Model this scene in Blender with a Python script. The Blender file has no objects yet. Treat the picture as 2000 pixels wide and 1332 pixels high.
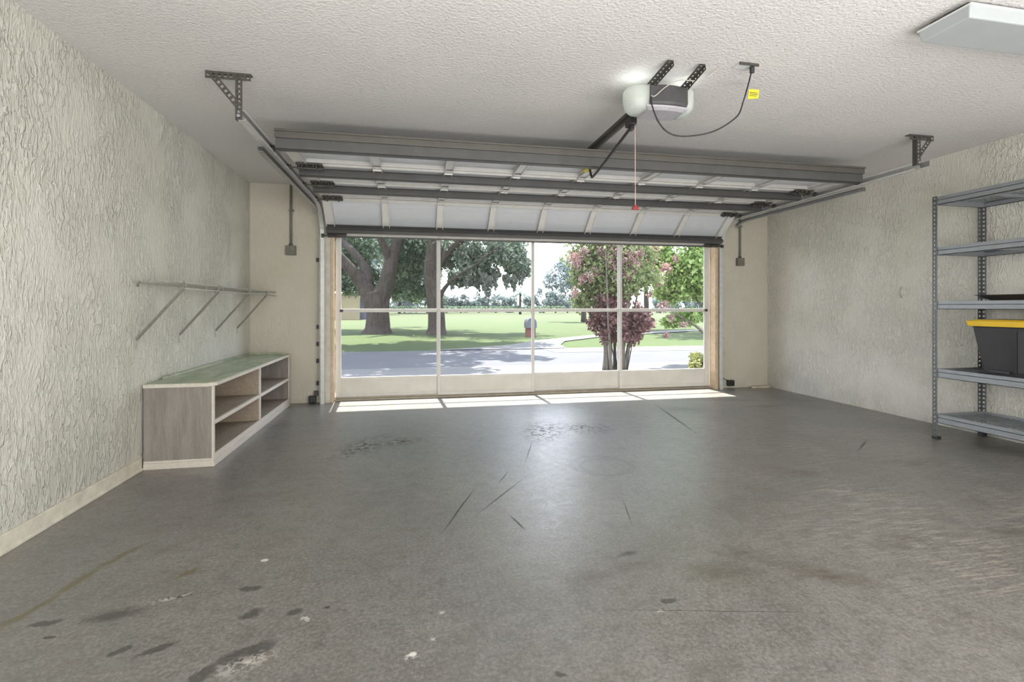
import bpy, math, random
import numpy as np
from mathutils import Vector, Matrix
random.seed(7)
C = bpy.context.scene.collection
R = math.radians

# ------------------------------------------------------------------ object helpers
def tag(o, label=None, cat=None, group=None, kind=None):
    if label: o['label'] = label
    if cat: o['category'] = cat
    if group: o['group'] = group
    if kind: o['kind'] = kind
    return o

def thing(name, label, cat, loc=(0, 0, 0), group=None):
    o = bpy.data.objects.new(name, None)
    o.empty_display_size = 0.05
    C.objects.link(o)
    o.location = loc
    return tag(o, label, cat, group)

class MB:
    """collects shapes (world coordinates) into one mesh"""
    def __init__(s): s.v = []; s.f = []
    def add(s, v, f):
        n = len(s.v); s.v += [tuple(p) for p in v]; s.f += [tuple(i + n for i in q) for q in f]; return s
    def hexa(s, p):
        return s.add(p, [(0, 3, 2, 1), (4, 5, 6, 7), (0, 1, 5, 4), (1, 2, 6, 5), (2, 3, 7, 6), (3, 0, 4, 7)])
    def box(s, x0, x1, y0, y1, z0, z1):
        return s.hexa([(x0, y0, z0), (x1, y0, z0), (x1, y1, z0), (x0, y1, z0), (x0, y0, z1), (x1, y0, z1), (x1, y1, z1), (x0, y1, z1)])
    def quad(s, a, b, c, d): return s.add([a, b, c, d], [(0, 1, 2, 3)])
    def bar(s, a, b, w, t, up=(0, 0, 1)):
        a = Vector(a); b = Vector(b); d = (b - a).normalized(); up = Vector(up)
        side = d.cross(up)
        if side.length < 1e-4: side = d.cross(Vector((0, 1, 0)))
        side.normalize(); n = side.cross(d).normalized()
        p = []
        for q in (a, b):
            for i, j in ((-1, -1), (1, -1), (1, 1), (-1, 1)):
                p.append(q + side * (i * w / 2) + n * (j * t / 2))
        return s.hexa(p)
    def sweep(s, path, prof, ref=(1, 0, 0), closed=False, caps=False):
        """sweep a 2d profile (a along ref, b along ref x tangent) down a path"""
        ref = Vector(ref); pts = [Vector(p) for p in path]; v = []; k = len(prof)
        for i, p in enumerate(pts):
            t = (pts[min(i + 1, len(pts) - 1)] - pts[max(i - 1, 0)]).normalized()
            b = ref.cross(t).normalized()
            for (u, w) in prof: v.append(p + ref * u + b * w)
        f = []
        m = k if closed else k - 1
        for i in range(len(pts) - 1):
            for j in range(m):
                j2 = (j + 1) % k
                f.append((i * k + j, i * k + j2, (i + 1) * k + j2, (i + 1) * k + j))
        if caps: f += [tuple(range(k)), tuple(range((len(pts) - 1) * k, len(pts) * k))]
        return s.add(v, f)
    def tube(s, path, r, seg=8, cap=True):
        pts = [Vector(p) for p in path]
        rr = r if isinstance(r, (list, tuple)) else [r] * len(pts)
        v = []; n = None
        for i, p in enumerate(pts):
            t = (pts[min(i + 1, len(pts) - 1)] - pts[max(i - 1, 0)]).normalized()
            if n is None:
                n = t.cross(Vector((0, 0, 1)))
                if n.length < 1e-3: n = t.cross(Vector((1, 0, 0)))
                n.normalize()
            else:
                n = (n - t * n.dot(t)).normalized()
            b = t.cross(n)
            for j in range(seg):
                a = 2 * math.pi * j / seg
                v.append(p + (n * math.cos(a) + b * math.sin(a)) * rr[i])
        f = []
        for i in range(len(pts) - 1):
            for j in range(seg):
                j2 = (j + 1) % seg
                f.append((i * seg + j, i * seg + j2, (i + 1) * seg + j2, (i + 1) * seg + j))
        if cap: f += [tuple(reversed(range(seg))), tuple(range((len(pts) - 1) * seg, len(pts) * seg))]
        return s.add(v, f)
    def perf(s, a, b, wdir, w, pitch=0.025, hole=0.011):
        """flat steel strip from a to b with a row of square holes"""
        a = Vector(a); b = Vector(b); L = (b - a).length; d = (b - a) / L; wd = Vector(wdir).normalized()
        n = max(1, round(L / pitch)); p = L / n; h = hole / 2
        for i in range(n):
            c = a + d * (i + .5) * p
            o = [c + d * (sx * p / 2) + wd * (sy * w / 2) for sx, sy in ((-1, -1), (1, -1), (1, 1), (-1, 1))]
            q = [c + d * (sx * h) + wd * (sy * h) for sx, sy in ((-1, -1), (1, -1), (1, 1), (-1, 1))]
            s.add(o + q, [(0, 1, 5, 4), (1, 2, 6, 5), (2, 3, 7, 6), (3, 0, 4, 7)])
        return s
    def build(s, name, mat, parent=None, smooth=False, bevel=0, solid=0, origin=None, recalc=True):
        me = bpy.data.meshes.new(name)
        org = Vector(origin) if origin is not None else (Vector(parent_world(parent)) if parent else Vector((0, 0, 0)))
        if parent is None and origin is None and s.v:
            a = np.array([tuple(p) for p in s.v]); org = Vector(((a[:, 0].min() + a[:, 0].max()) / 2, (a[:, 1].min() + a[:, 1].max()) / 2, a[:, 2].min()))
        me.from_pydata([tuple(Vector(p) - org) for p in s.v], [], s.f)
        me.update()
        if recalc and len(s.f) < 30000:
            import bmesh
            bm = bmesh.new(); bm.from_mesh(me); bmesh.ops.recalc_face_normals(bm, faces=bm.faces); bm.to_mesh(me); bm.free()
        if smooth:
            me.polygons.foreach_set('use_smooth', [True] * len(me.polygons))
        me.materials.append(mat)
        o = bpy.data.objects.new(name, me); C.objects.link(o)
        if parent:
            o.parent = parent; o.location = org - Vector(parent_world(parent))
        else: o.location = org
        if solid:
            m = o.modifiers.new('s', 'SOLIDIFY'); m.thickness = solid; m.offset = 0
        if bevel:
            m = o.modifiers.new('b', 'BEVEL'); m.width = bevel; m.segments = 2; m.limit_method = 'ANGLE'; m.angle_limit = R(40)
        return o

def parent_world(o):
    l = Vector((0, 0, 0))
    while o is not None: l = l + Vector(o.location); o = o.parent
    return l

def spline(pts, n=6):
    P = [Vector(p) for p in pts]; P = [P[0] * 2 - P[1]] + P + [P[-1] * 2 - P[-2]]; out = []
    for i in range(1, len(P) - 2):
        for k in range(n):
            t = k / n
            out.append(0.5 * ((2 * P[i]) + (-P[i - 1] + P[i + 1]) * t + (2 * P[i - 1] - 5 * P[i] + 4 * P[i + 1] - P[i + 2]) * t * t + (-P[i - 1] + 3 * P[i] - 3 * P[i + 1] + P[i + 2]) * t ** 3))
    out.append(P[-2]); return out
def interp(a, n=6):
    out = []
    for i in range(len(a) - 1):
        for k in range(n): out.append(a[i] + (a[i + 1] - a[i]) * k / n)
    out.append(a[-1]); return out

# ------------------------------------------------------------------ material helpers
class NT:
    def __init__(s, name):
        s.m = bpy.data.materials.new(name); s.m.use_nodes = True; s.t = s.m.node_tree; s.n = s.t.nodes
        s.b = s.n['Principled BSDF']; s.out = s.n['Material Output']
        s.co = s.n.new('ShaderNodeTexCoord').outputs['Object']
    def new(s, typ, **kw):
        n = s.n.new(typ)
        for k, v in kw.items(): setattr(n, k, v)
        return n
    def link(s, a, b): s.t.links.new(a, b)
    def val(s, sock, x):
        if isinstance(x, (int, float)): sock.default_value = x
        elif isinstance(x, tuple): sock.default_value = x if len(x) == len(sock.default_value) else (*x, 1)
        else: s.link(x, sock)
    def mapping(s, scale=(1, 1, 1), loc=(0, 0, 0), rot=(0, 0, 0), src=None):
        n = s.new('ShaderNodeMapping'); n.inputs['Scale'].default_value = scale; n.inputs['Location'].default_value = loc; n.inputs['Rotation'].default_value = rot
        s.link(src or s.co, n.inputs['Vector']); return n.outputs[0]
    def noise(s, scale=5, detail=4, rough=.5, dist=0, vec=None, color=False):
        n = s.new('ShaderNodeTexNoise'); s.val(n.inputs['Scale'], scale); n.inputs['Detail'].default_value = detail
        n.inputs['Roughness'].default_value = rough; n.inputs['Distortion'].default_value = dist
        s.link(vec or s.co, n.inputs['Vector']); return n.outputs['Color' if color else 'Fac']
    def vor(s, scale=5, vec=None, feat='F1', out='Distance'):
        n = s.new('ShaderNodeTexVoronoi', feature=feat); n.inputs['Scale'].default_value = scale
        s.link(vec or s.co, n.inputs['Vector']); return n.outputs[out]
    def ramp(s, fac, stops, interp='LINEAR'):
        n = s.new('ShaderNodeValToRGB'); e = n.color_ramp; e.interpolation = interp
        while len(e.elements) < len(stops): e.elements.new(.5)
        for el, (p, c) in zip(e.elements, stops):
            el.position = p; el.color = (c, c, c, 1) if isinstance(c, (int, float)) else (*c, 1)
        s.link(fac, n.inputs[0]); return n.outputs[0]
    def math(s, op, a, b=None, clamp=False):
        n = s.new('ShaderNodeMath', operation=op); n.use_clamp = clamp; s.val(n.inputs[0], a)
        if b is not None: s.val(n.inputs[1], b)
        return n.outputs[0]
    def mix(s, fac, a, b, mode='MIX'):
        n = s.new('ShaderNodeMix', data_type='RGBA', blend_type=mode); s.val(n.inputs[0], fac)
        s.val(n.inputs[6], a); s.val(n.inputs[7], b); return n.outputs[2]
    def bump(s, h, strength=.5, dist=.01, prev=None):
        n = s.new('ShaderNodeBump'); n.inputs['Strength'].default_value = strength; n.inputs['Distance'].default_value = dist
        s.link(h, n.inputs['Height'])
        if prev is not None: s.link(prev, n.inputs['Normal'])
        s.link(n.outputs[0], s.b.inputs['Normal']); return n.outputs[0]
    def set(s, **k):
        for a, v in k.items(): s.val(s.b.inputs[{'col': 'Base Color', 'rough': 'Roughness', 'metal': 'Metallic', 'spec': 'Specular IOR Level', 'sub': 'Subsurface Weight', 'trans': 'Transmission Weight', 'em': 'Emission Color', 'ems': 'Emission Strength', 'coat': 'Coat Weight'}[a]], v)
        return s

def plain(name, col, rough=.6, metal=0, var=.12, scale=20, bump=0, spec=.5):
    t = NT(name); n = t.noise(scale, 5, .6)
    c = t.mix(t.ramp(n, [(.3, 0), (.7, 1)]), tuple(x * (1 - var) for x in col), tuple(min(1, x * (1 + var)) for x in col))
    t.set(col=c, rough=rough, metal=metal, spec=spec)
    if bump: t.bump(n, bump, .004)
    return t.m

# stucco walls -------------------------------------------------------
def stucco(name, col, dirt, amt=1.0, axis='x', sc=1.0):
    t = NT(name)
    v = t.mapping((1, 1, .32))
    warp = t.noise(2.2, 3, .5, 0, t.co, True)
    vm = t.new('ShaderNodeVectorMath', operation='MULTIPLY_ADD'); t.link(warp, vm.inputs[0]); vm.inputs[1].default_value = (.12, .12, .05); t.link(v, vm.inputs[2])
    n1 = t.noise(42 * sc, 3, .55, .75, vm.outputs[0])
    n2 = t.noise(95 * sc, 2, .5, .6, vm.outputs[0])
    plate = t.ramp(n1, [(.47, 0), (.56, 1)])
    mask = t.ramp(t.noise(1.7, 4, .6, .5), [(.40, .08), (.60, 1)])
    h = t.math('ADD', t.math('MULTIPLY', plate, mask), t.math('MULTIPLY', n2, .45))
    big = t.noise(1.3, 4, .6)
    c = t.mix(t.ramp(big, [(.35, 0), (.68, 1)]), tuple(col), tuple(c_ * k for c_, k in zip(col, (.90, .905, .87))))
    crev = t.math('MULTIPLY', t.ramp(n1, [(.40, 1), (.50, 0)]), t.math('MULTIPLY', mask, .28 * amt))
    c = t.mix(crev, c, dirt)
    spots = t.ramp(t.noise(14, 5, .7), [(.68, 0), (.76, .55)])
    c = t.mix(t.math('MULTIPLY', spots, .5), c, dirt)
    # grime near the floor
    sep = t.new('ShaderNodeSeparateXYZ'); t.link(t.co, sep.inputs[0])
    g = t.math('MULTIPLY', t.ramp(sep.outputs[2], [(.0, 1), (.10, .25), (.45, 0)]), t.ramp(t.noise(7, 6, .7), [(.35, 0), (.62, 1)]))
    c = t.mix(t.math('MULTIPLY', g, .8), c, tuple(x * .7 for x in dirt))
    t.set(col=c, rough=.85, spec=.25)
    t.bump(h, .75 * amt, .016)
    return t.m

WALL = (.66, .635, .54)
M = {}
M['wall_l'] = stucco('stucco_left', (.68, .67, .605), (.33, .31, .25), 1.0)
M['wall_r'] = stucco('stucco_right', (.69, .67, .61), (.38, .35, .29), .85)
M['wall_f'] = stucco('stucco_front', (.60, .565, .48), (.33, .27, .19), .4)

t = NT('ceiling_texture')
n = t.noise(58, 4, .62, .2); n2 = t.noise(.9, 3)
c = t.mix(t.ramp(n2, [(.35, 0), (.65, 1)]), (.72, .70, .675), (.67, .655, .635))
c = t.mix(t.ramp(n, [(.35, .16), (.5, 0)]), c, (.4, .38, .34))
t.set(col=c, rough=.9, spec=.15); t.bump(n, .75, .012); M['ceiling'] = t.m

# concrete floor -----------------------------------------------------
t = NT('sealed_concrete')
co = t.co
big = t.noise(.55, 5, .6); mid = t.noise(3.2, 6, .65, .6); fine = t.noise(28, 6, .7); grit = t.noise(140, 3, .6)
streak = t.noise(6, 5, .65, .3, t.mapping((.45, 2.6, 1), rot=(0, 0, R(-35))))
c = t.mix(t.ramp(big, [(.35, 0), (.65, 1)]), (.170, .168, .160), (.228, .223, .207))
c = t.mix(t.ramp(mid, [(.32, .55), (.55, 0)]), c, (.125, .115, .095))
c = t.mix(t.math('MULTIPLY', t.ramp(streak, [(.5, 0), (.68, 1)]), .35), c, (.25, .235, .20))
c = t.mix(t.math('MULTIPLY', t.ramp(fine, [(.50, 0), (.72, 1)]), .45), c, (.27, .255, .225))
c = t.mix(t.math('MULTIPLY', t.ramp(t.noise(9, 8, .75, 0), [(.30, 1), (.56, 0)]), .45), c, (.115, .108, .095))
c = t.mix(t.math('MULTIPLY', t.ramp(t.noise(75, 4, .8), [(.30, 1), (.46, 0)]), .35), c, (.09, .085, .075))
c = t.mix(t.math('MULTIPLY', t.ramp(grit, [(.60, 0), (.75, 1)]), .35), c, (.30, .29, .26))
g1 = t.noise(70, 6, .8); g2 = t.noise(18, 8, .8, .3); pits = t.vor(55)
c = t.mix(t.math('MULTIPLY', t.ramp(g1, [(.38, 1), (.52, 0)]), .62), c, (.085, .080, .070))
c = t.mix(t.math('MULTIPLY', t.ramp(g1, [(.53, 0), (.64, 1)]), .55), c, (.33, .32, .29))
c = t.mix(t.math('MULTIPLY', t.ramp(g2, [(.36, 1), (.49, 0)]), .5), c, (.105, .098, .084))
c = t.mix(t.math('MULTIPLY', t.ramp(pits, [(.05, 1), (.11, 0)]), .30), c, (.06, .055, .05))
brush = t.noise(22, 5, .7, .2, t.mapping((.30, 3.0, 1), rot=(0, 0, R(38))))
sx = t.new('ShaderNodeSeparateXYZ'); t.link(co, sx.inputs[0])
right = t.math('MULTIPLY', t.ramp(sx.outputs[0], [(0, 0), (.8, 1)]), t.ramp(t.noise(1.6, 3, .5), [(.38, 0), (.62, 1)]))
c = t.mix(t.math('MULTIPLY', t.math('MULTIPLY', right, t.ramp(brush, [(.52, 0), (.60, 1)])), .75), c, (.36, .34, .29))
warpc = t.noise(7, 5, .65, 0, co, True); warpf = t.noise(26, 4, .7, 0, co, True)
def warped(amt, amtf):
    a = t.new('ShaderNodeVectorMath', operation='MULTIPLY_ADD'); t.link(warpc, a.inputs[0]); a.inputs[1].default_value = (amt, amt, 0); t.link(co, a.inputs[2])
    b = t.new('ShaderNodeVectorMath', operation='MULTIPLY_ADD'); t.link(warpf, b.inputs[0]); b.inputs[1].default_value = (amtf, amtf, 0); t.link(a.outputs[0], b.inputs[2])
    s = t.new('ShaderNodeVectorMath', operation='SUBTRACT'); t.link(b.outputs[0], s.inputs[0]); s.inputs[1].default_value = ((amt + amtf) / 2, (amt + amtf) / 2, 0)
    return s.outputs[0]
W1 = warped(.075, .035); W2 = warped(.16, .10); W0 = warped(.012, .006)
def ell(x, y, rx, ry, ang, soft=.35, w=None):
    m = t.new('ShaderNodeMapping', vector_type='TEXTURE'); m.inputs['Location'].default_value = (x, y, 0); m.inputs['Rotation'].default_value = (0, 0, R(ang)); m.inputs['Scale'].default_value = (rx * 1.15, ry * 1.6, 1e3)
    t.link(w or W1, m.inputs['Vector']); l = t.new('ShaderNodeVectorMath', operation='LENGTH'); t.link(m.outputs[0], l.inputs[0])
    return t.ramp(l.outputs['Value'], [(1 - soft, 1), (1.0, 0)])
def maxall(l):
    a = l[0]
    for b in l[1:]: a = t.math('MAXIMUM', a, b)
    return a
FX, FY = 1.4735, 2.2965            # floor object origin (centre of its bounds)
def S(x, y, *a, **k): return ell(x - FX, y - FY, *a, **k)
def LN(x1_, y1_, x2_, y2_, w_, **k): return S((x1_ + x2_) / 2, (y1_ + y2_) / 2, math.hypot(x2_ - x1_, y2_ - y1_) / 2, w_, math.degrees(math.atan2(y2_ - y1_, x2_ - x1_)), **k)
dark = maxall([S(-.50, 1.665, .085, .026, 30), LN(-.64, 1.56, -.56, 1.63, .016), S(-.897, 1.752, .035, .012, 30), LN(-.83, 1.71, -.74, 1.77, .013), S(-1.216, 1.953, .055, .013, 10),
               S(-1.02, 1.965, .10, .028, 12, soft=.7), LN(-.93, 2.02, -.78, 2.07, .013, soft=.6), S(-.556, 1.881, .035, .018, 35, soft=.5), S(-.406, 1.848, .028, .016, 25, soft=.5), S(-.608, 2.047, .045, .010, 0),
               S(.922, 1.67, .030, .013, 12), S(.868, 1.615, .020, .008, 0), S(.412, 1.389, .014, .008, 0), S(.92, 2.01, .06, .014, 5, soft=.8), S(-1.15, 1.86, .02, .008, 0), S(-.30, 1.87, .010, .008, 0)])
c = t.mix(t.math('MULTIPLY', dark, .72), c, (.052, .050, .047))
chips = maxall([S(-.49, 1.62, .10, .03, 25, soft=.9), LN(-.98, 1.99, -.78, 2.08, .012, soft=.9), S(-.002, 1.559, .020, .012, 20), S(.063, 1.621, .010, .006, 10), S(.862, 1.612, .028, .010, 0, soft=.9), S(-.36, 1.81, .02, .012, 0), S(.1, 1.75, .02, .012, 0, soft=.9)])
c = t.mix(t.math('MULTIPLY', t.math('MULTIPLY', chips, t.ramp(t.noise(45, 5, .7), [(.47, 0), (.53, 1)])), .85), c, (.52, .50, .46))
c = t.mix(t.math('MULTIPLY', maxall([S(-.615, 2.262, .016, .009, 0, w=W0), S(.0, 1.56, .012, .008, 20, w=W0)]), .8), c, (.75, .72, .68))
grease = maxall([S(.67, 1.85, .14, .05, 15, soft=.95, w=W2), S(.90, 1.92, .12, .04, 5, soft=.95, w=W2), S(1.22, 1.80, .18, .07, -15, soft=.95, w=W2), S(1.60, 1.72, .26, .06, -38, soft=.9, w=W2), S(1.45, 1.90, .2, .04, -20, soft=.9, w=W2),
                 S(2.25, 1.88, .28, .05, 5, soft=.95, w=W2), S(2.80, 1.84, .16, .06, 0, soft=.9, w=W2), S(2.48, 2.756, .13, .05, 0, soft=.9, w=W2), S(3.37, 2.81, .3, .06, 0, soft=.95, w=W2), S(3.77, 4.72, .35, .06, 0, soft=.9, w=W2), S(3.4, 5.2, .6, .10, -20, soft=.95, w=W2),
                 S(-1.216, 4.839, .14, .16, 10, soft=.9, w=W2), S(4.35, 4.9, .35, .5, -10, soft=.95, w=W2), S(2.75, 4.74, .4, .14, 0, soft=.95, w=W2), S(4.35, 2.8, .5, .9, 0, soft=.95, w=W2)])
c = t.mix(t.math('MULTIPLY', grease, t.ramp(streak, [(.3, .95), (.6, .25)])), c, (.085, .072, .050))
tyre = t.math('MULTIPLY', maxall([LN(.98, 3.75, 1.25, 4.55, .15, soft=.8), LN(1.25, 4.25, 1.75, 4.1, .16, soft=.9), LN(-.56, 3.60, -.20, 4.3, .12, soft=.9), LN(-.3, 4.0, .1, 4.1, .1, soft=.9)]), t.ramp(t.noise(26, 3, .6, .8), [(.49, 0), (.53, 1)]))
c = t.mix(t.math('MULTIPLY', tyre, .85), c, (.060, .056, .056))
scr = maxall([LN(.371, 2.946, .127, 2.35, .0045, soft=.6, w=W0), LN(.691, 3.045, .304, 2.517, .005, soft=.7, w=W0), LN(.489, 2.512, .53, 2.312, .005, soft=.5, w=W0), LN(.62, 3.20, .50, 2.95, .004, soft=.7, w=W0),
              LN(2.617, 5.041, 2.346, 3.759, .012, soft=.7, w=W0), LN(3.23, 3.10, 3.62, 3.38, .008, soft=.8, w=W0), LN(.611, 1.669, 1.5, 1.47, .0016, soft=.9, w=W0), LN(.95, 3.9, .75, 3.3, .004, soft=.7, w=W0), LN(1.15, 2.6, 1.05, 2.25, .003, soft=.8, w=W0)])
c = t.mix(t.math('MULTIPLY', scr, .9), c, (.055, .055, .053))
def ring(x, y, r, wdt):
    m = t.new('ShaderNodeMapping', vector_type='TEXTURE'); m.inputs['Location'].default_value = (x - FX, y - FY, 0); m.inputs['Scale'].default_value = (r, r, 1e3)
    t.link(W0, m.inputs['Vector']); l = t.new('ShaderNodeVectorMath', operation='LENGTH'); t.link(m.outputs[0], l.inputs[0])
    return t.ramp(l.outputs['Value'], [(1 - wdt * 2, 0), (1 - wdt, 1), (1 - wdt / 2, 1), (1, 0)])
c = t.mix(t.math('MULTIPLY', t.math('MAXIMUM', ring(1.25, 3.18, .22, .10), ring(1.28, 3.14, .19, .10)), .5), c, (.09, .085, .078))
cr = maxall([LN(-1.36, 1.93, -1.28, 2.16, .016, soft=.5), LN(-1.30, 2.12, -1.27, 2.34, .018, soft=.5), LN(-1.29, 2.30, -1.18, 2.53, .015, soft=.5), LN(-.93, 2.17, -.86, 2.25, .012, soft=.6)])
c = t.mix(t.math('MULTIPLY', cr, .9), c, (.115, .098, .045))
rough = t.math('ADD', t.ramp(fine, [(.3, .30), (.75, .46)]), t.math('MULTIPLY', t.math('MAXIMUM', grease, tyre), .08))
marks = t.math('MAXIMUM', t.math('MAXIMUM', tyre, scr), t.math('MULTIPLY', dark, .6))
keep = t.math('SUBTRACT', 1.0, t.math('MULTIPLY', marks, .85))
t.set(col=c, rough=rough, spec=t.math('MULTIPLY', keep, .85), coat=t.math('MULTIPLY', keep, .35))
t.b.inputs['Coat Roughness'].default_value = .38
t.bump(t.math('ADD', t.math('MULTIPLY', fine, .6), t.math('MULTIPLY', mid, .7)), .16, .006)
M['floor'] = t.m

M['steel'] = plain('galvanised_steel', (.40, .40, .39), .42, .75, .15, 30)
M['steel_dk'] = plain('dark_galvanised_steel', (.085, .08, .072), .5, .4, .2, 40)
M['track'] = plain('bright_track_steel', (.62, .62, .60), .38, .35, .1, 20)
M['strut'] = plain('strut_steel', (.10, .10, .098), .5, .35, .10, 8)
M['strut_lip'] = plain('strut_lip_steel', (.11, .105, .092), .5, .3, .1, 8)
M['door_white'] = plain('door_skin_paint', (.60, .62, .65), .55, 0, .05, 2.5)
M['stile'] = plain('door_stile_paint', (.66, .65, .62), .45, .15, .06, 9)
M['frame'] = plain('screen_frame_paint', (.64, .62, .58), .5, 0, .07, 6)
M['kick'] = plain('kick_panel_paint', (.62, .60, .55), .55, 0, .10, 3)
M['tan'] = plain('tan_jamb_wood', (.60, .46, .31), .6, 0, .18, 14)
M['jamb'] = plain('white_jamb_wood', (.60, .56, .49), .6, 0, .12, 10)
M['sill'] = plain('threshold_metal', (.36, .32, .25), .5, .2, .15, 14)
M['black'] = plain('black_plastic', (.022, .022, .024), .45, 0, .2, 20)
M['dark'] = plain('charcoal_plastic', (.055, .052, .055), .5, 0, .15, 12)
M['conduit'] = plain('grey_painted_conduit', (.17, .16, .13), .6, 0, .15, 25)
M['rack'] = plain('grey_rack_enamel', (.27, .285, .30), .42, .3, .08, 14)
M['rack_post'] = plain('backlit_post_enamel', (.13, .135, .14), .42, .4, .12, 30)  # posts darker than the shelves: backlit shade put into the enamel colour
M['bin'] = plain('black_bin_plastic', (.028, .027, .031), .42, 0, .15, 8)
M['lid'] = plain('yellow_lid_plastic', (.72, .47, .035), .4, 0, .06, 8)
M['yellow'] = plain('yellow_tag', (.70, .58, .03), .5, 0, .1, 30)
M['tray'] = plain('opener_tray_plastic', (.36, .34, .37), .4, 0, .12, 30)
M['red'] = plain('red_plastic', (.30, .02, .02), .4, 0, .1, 30)
M['cord_red'] = plain('pale_red_cord', (.62, .42, .38), .8, 0, .1, 60)
M['white'] = plain('white_plastic', (.62, .64, .62), .4, 0, .05, 10)
M['diff'] = plain('lens_acrylic', (.38, .405, .41), .35, 0, .06, 3)
M['wirewhite'] = plain('white_coated_wire', (.40, .39, .345), .45, 0, .08, 30)
M['wiregrey'] = plain('grey_brace_steel', (.20, .19, .165), .5, .2, .15, 30)
M['base'] = plain('baseboard_paint', (.66, .62, .52), .55, 0, .16, 12)
M['scrap'] = plain('bare_wood', (.55, .47, .36), .7, 0, .2, 18)

# whitewashed wood cabinet
def wood(name, a, b, sc=(1, 9, 1), rough=.6):
    t = NT(name); n = t.noise(5, 6, .65, .6, t.mapping(sc)); n2 = t.noise(60, 3, .6, 0, t.mapping(sc))
    c = t.mix(t.ramp(n, [(.3, 0), (.7, 1)]), a, b); c = t.mix(t.math('MULTIPLY', t.ramp(n2, [(.35, 1), (.5, 0)]), .3), c, tuple(x * .75 for x in a))
    t.set(col=c, rough=rough); t.bump(n2, .15, .003); return t.m
M['wood'] = wood('whitewashed_wood', (.20, .178, .157), (.30, .275, .25), (6, 9, .7))
M['wood_in'] = wood('inner_board_wood', (.30, .24, .175), (.41, .345, .27), (9, 1, 9))
M['edge'] = wood('pale_edge_wood', (.56, .51, .44), (.66, .62, .55), (9, 1, 9))
t = NT('worn_green_paint')
n = t.noise(3.2, 6, .7, .8, t.mapping((2.5, .8, 1))); n2 = t.noise(11, 6, .7)
c = t.mix(t.ramp(n, [(.38, 0), (.62, 1)]), (.27, .35, .23), (.50, .52, .40))
c = t.mix(t.ramp(n2, [(.62, 0), (.72, .8)]), c, (.07, .075, .05)); t.set(col=c, rough=.5); M['green'] = t.m

# insect screen: fine pale mesh, mostly open
t = NT('insect_screen'); tr = t.new('ShaderNodeBsdfTransparent'); df = t.new('ShaderNodeBsdfDiffuse'); df.inputs[0].default_value = (.75, .78, .80, 1)
mx = t.new('ShaderNodeMixShader'); mx.inputs[0].default_value = .045; t.link(tr.outputs[0], mx.inputs[1]); t.link(df.outputs[0], mx.inputs[2]); t.link(mx.outputs[0], t.out.inputs[0]); M['screen'] = t.m

# outdoor materials
t = NT('lawn_grass')
n = t.noise(.22, 4, .6); n2 = t.noise(3.5, 6, .75); n3 = t.noise(40, 3, .7)
c = t.mix(t.ramp(n, [(.35, 0), (.65, 1)]), (.050, .076, .027), (.066, .088, .036))
c = t.mix(t.math('MULTIPLY', t.ramp(n2, [(.35, 0), (.7, 1)]), .5), c, (.085, .098, .05)); c = t.mix(t.math('MULTIPLY', t.ramp(n3, [(.35, 1), (.55, 0)]), .4), c, (.03, .052, .018))
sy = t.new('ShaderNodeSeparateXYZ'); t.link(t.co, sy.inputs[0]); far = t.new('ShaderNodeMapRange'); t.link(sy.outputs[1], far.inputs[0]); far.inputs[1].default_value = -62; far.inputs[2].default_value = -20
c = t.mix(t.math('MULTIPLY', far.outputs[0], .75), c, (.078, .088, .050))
t.set(col=c, rough=.9, spec=.1); t.bump(n3, .5, .04); M['grass'] = t.m
def pave(name, a, b):
    t = NT(name); n = t.noise(.9, 6, .65); n2 = t.noise(30, 4, .7)
    c = t.mix(t.ramp(n, [(.35, 0), (.65, 1)]), a, b); c = t.mix(t.math('MULTIPLY', t.ramp(n2, [(.3, 1), (.5, 0)]), .3), c, tuple(x * .7 for x in a))
    t.set(col=c, rough=.85, spec=.2); return t.m
M['drive'] = pave('driveway_concrete', (.118, .116, .113), (.140, .137, .132))
M['street'] = pave('street_paving', (.080, .081, .088), (.094, .095, .102))
M['curb'] = pave('curb_concrete', (.135, .133, .127), (.155, .153, .147))
def bark(name, a, b, sc=5):
    t = NT(name); n = t.noise(sc, 6, .7, .5, t.mapping((1.6, 1.6, .45))); n2 = t.noise(sc * 5, 4, .7, 0, t.mapping((1, 1, .5)))
    c = t.mix(t.ramp(n, [(.35, 0), (.65, 1)]), a, b); c = t.mix(t.math('MULTIPLY', t.ramp(n2, [(.35, 1), (.5, 0)]), .5), c, tuple(x * .5 for x in a))
    t.set(col=c, rough=.95, spec=.1); t.bump(t.math('ADD', n, n2), .7, .05); return t.m
M['bark'] = bark('oak_bark', (.045, .037, .032), (.095, .08, .07))
M['bark2'] = bark('pale_smooth_bark', (.17, .15, .12), (.25, .225, .19), 8)
def leafmat(name, cols, trans=.35, sc=3.0):
    t = NT(name); n = t.noise(sc, 3, .6); n2 = t.noise(sc * 14, 2, .6)
    f = t.math('ADD', t.math('MULTIPLY', n, .45), t.math('MULTIPLY', n2, .55))
    k = len(cols); c = t.ramp(f, [(.36 + .28 * i / (k - 1), q) for i, q in enumerate(cols)])
    df = t.b; t.set(col=c, rough=.6, spec=.25)
    tl = t.new('ShaderNodeBsdfTranslucent'); t.link(c, tl.inputs[0]); mx = t.new('ShaderNodeMixShader'); mx.inputs[0].default_value = trans
    t.link(df.outputs[0], mx.inputs[1]); t.link(tl.outputs[0], mx.inputs[2]); t.link(mx.outputs[0], t.out.inputs[0]); return t.m
M['leaf_oak'] = leafmat('oak_leaves', [(0.075, 0.115, 0.069), (0.149, 0.208, 0.126), (0.265, 0.311, 0.219)])
M['leaf_oak2'] = leafmat('grey_green_oak_leaves', [(0.086, 0.121, 0.086), (0.173, 0.219, 0.161), (0.288, 0.321, 0.265)])
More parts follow.
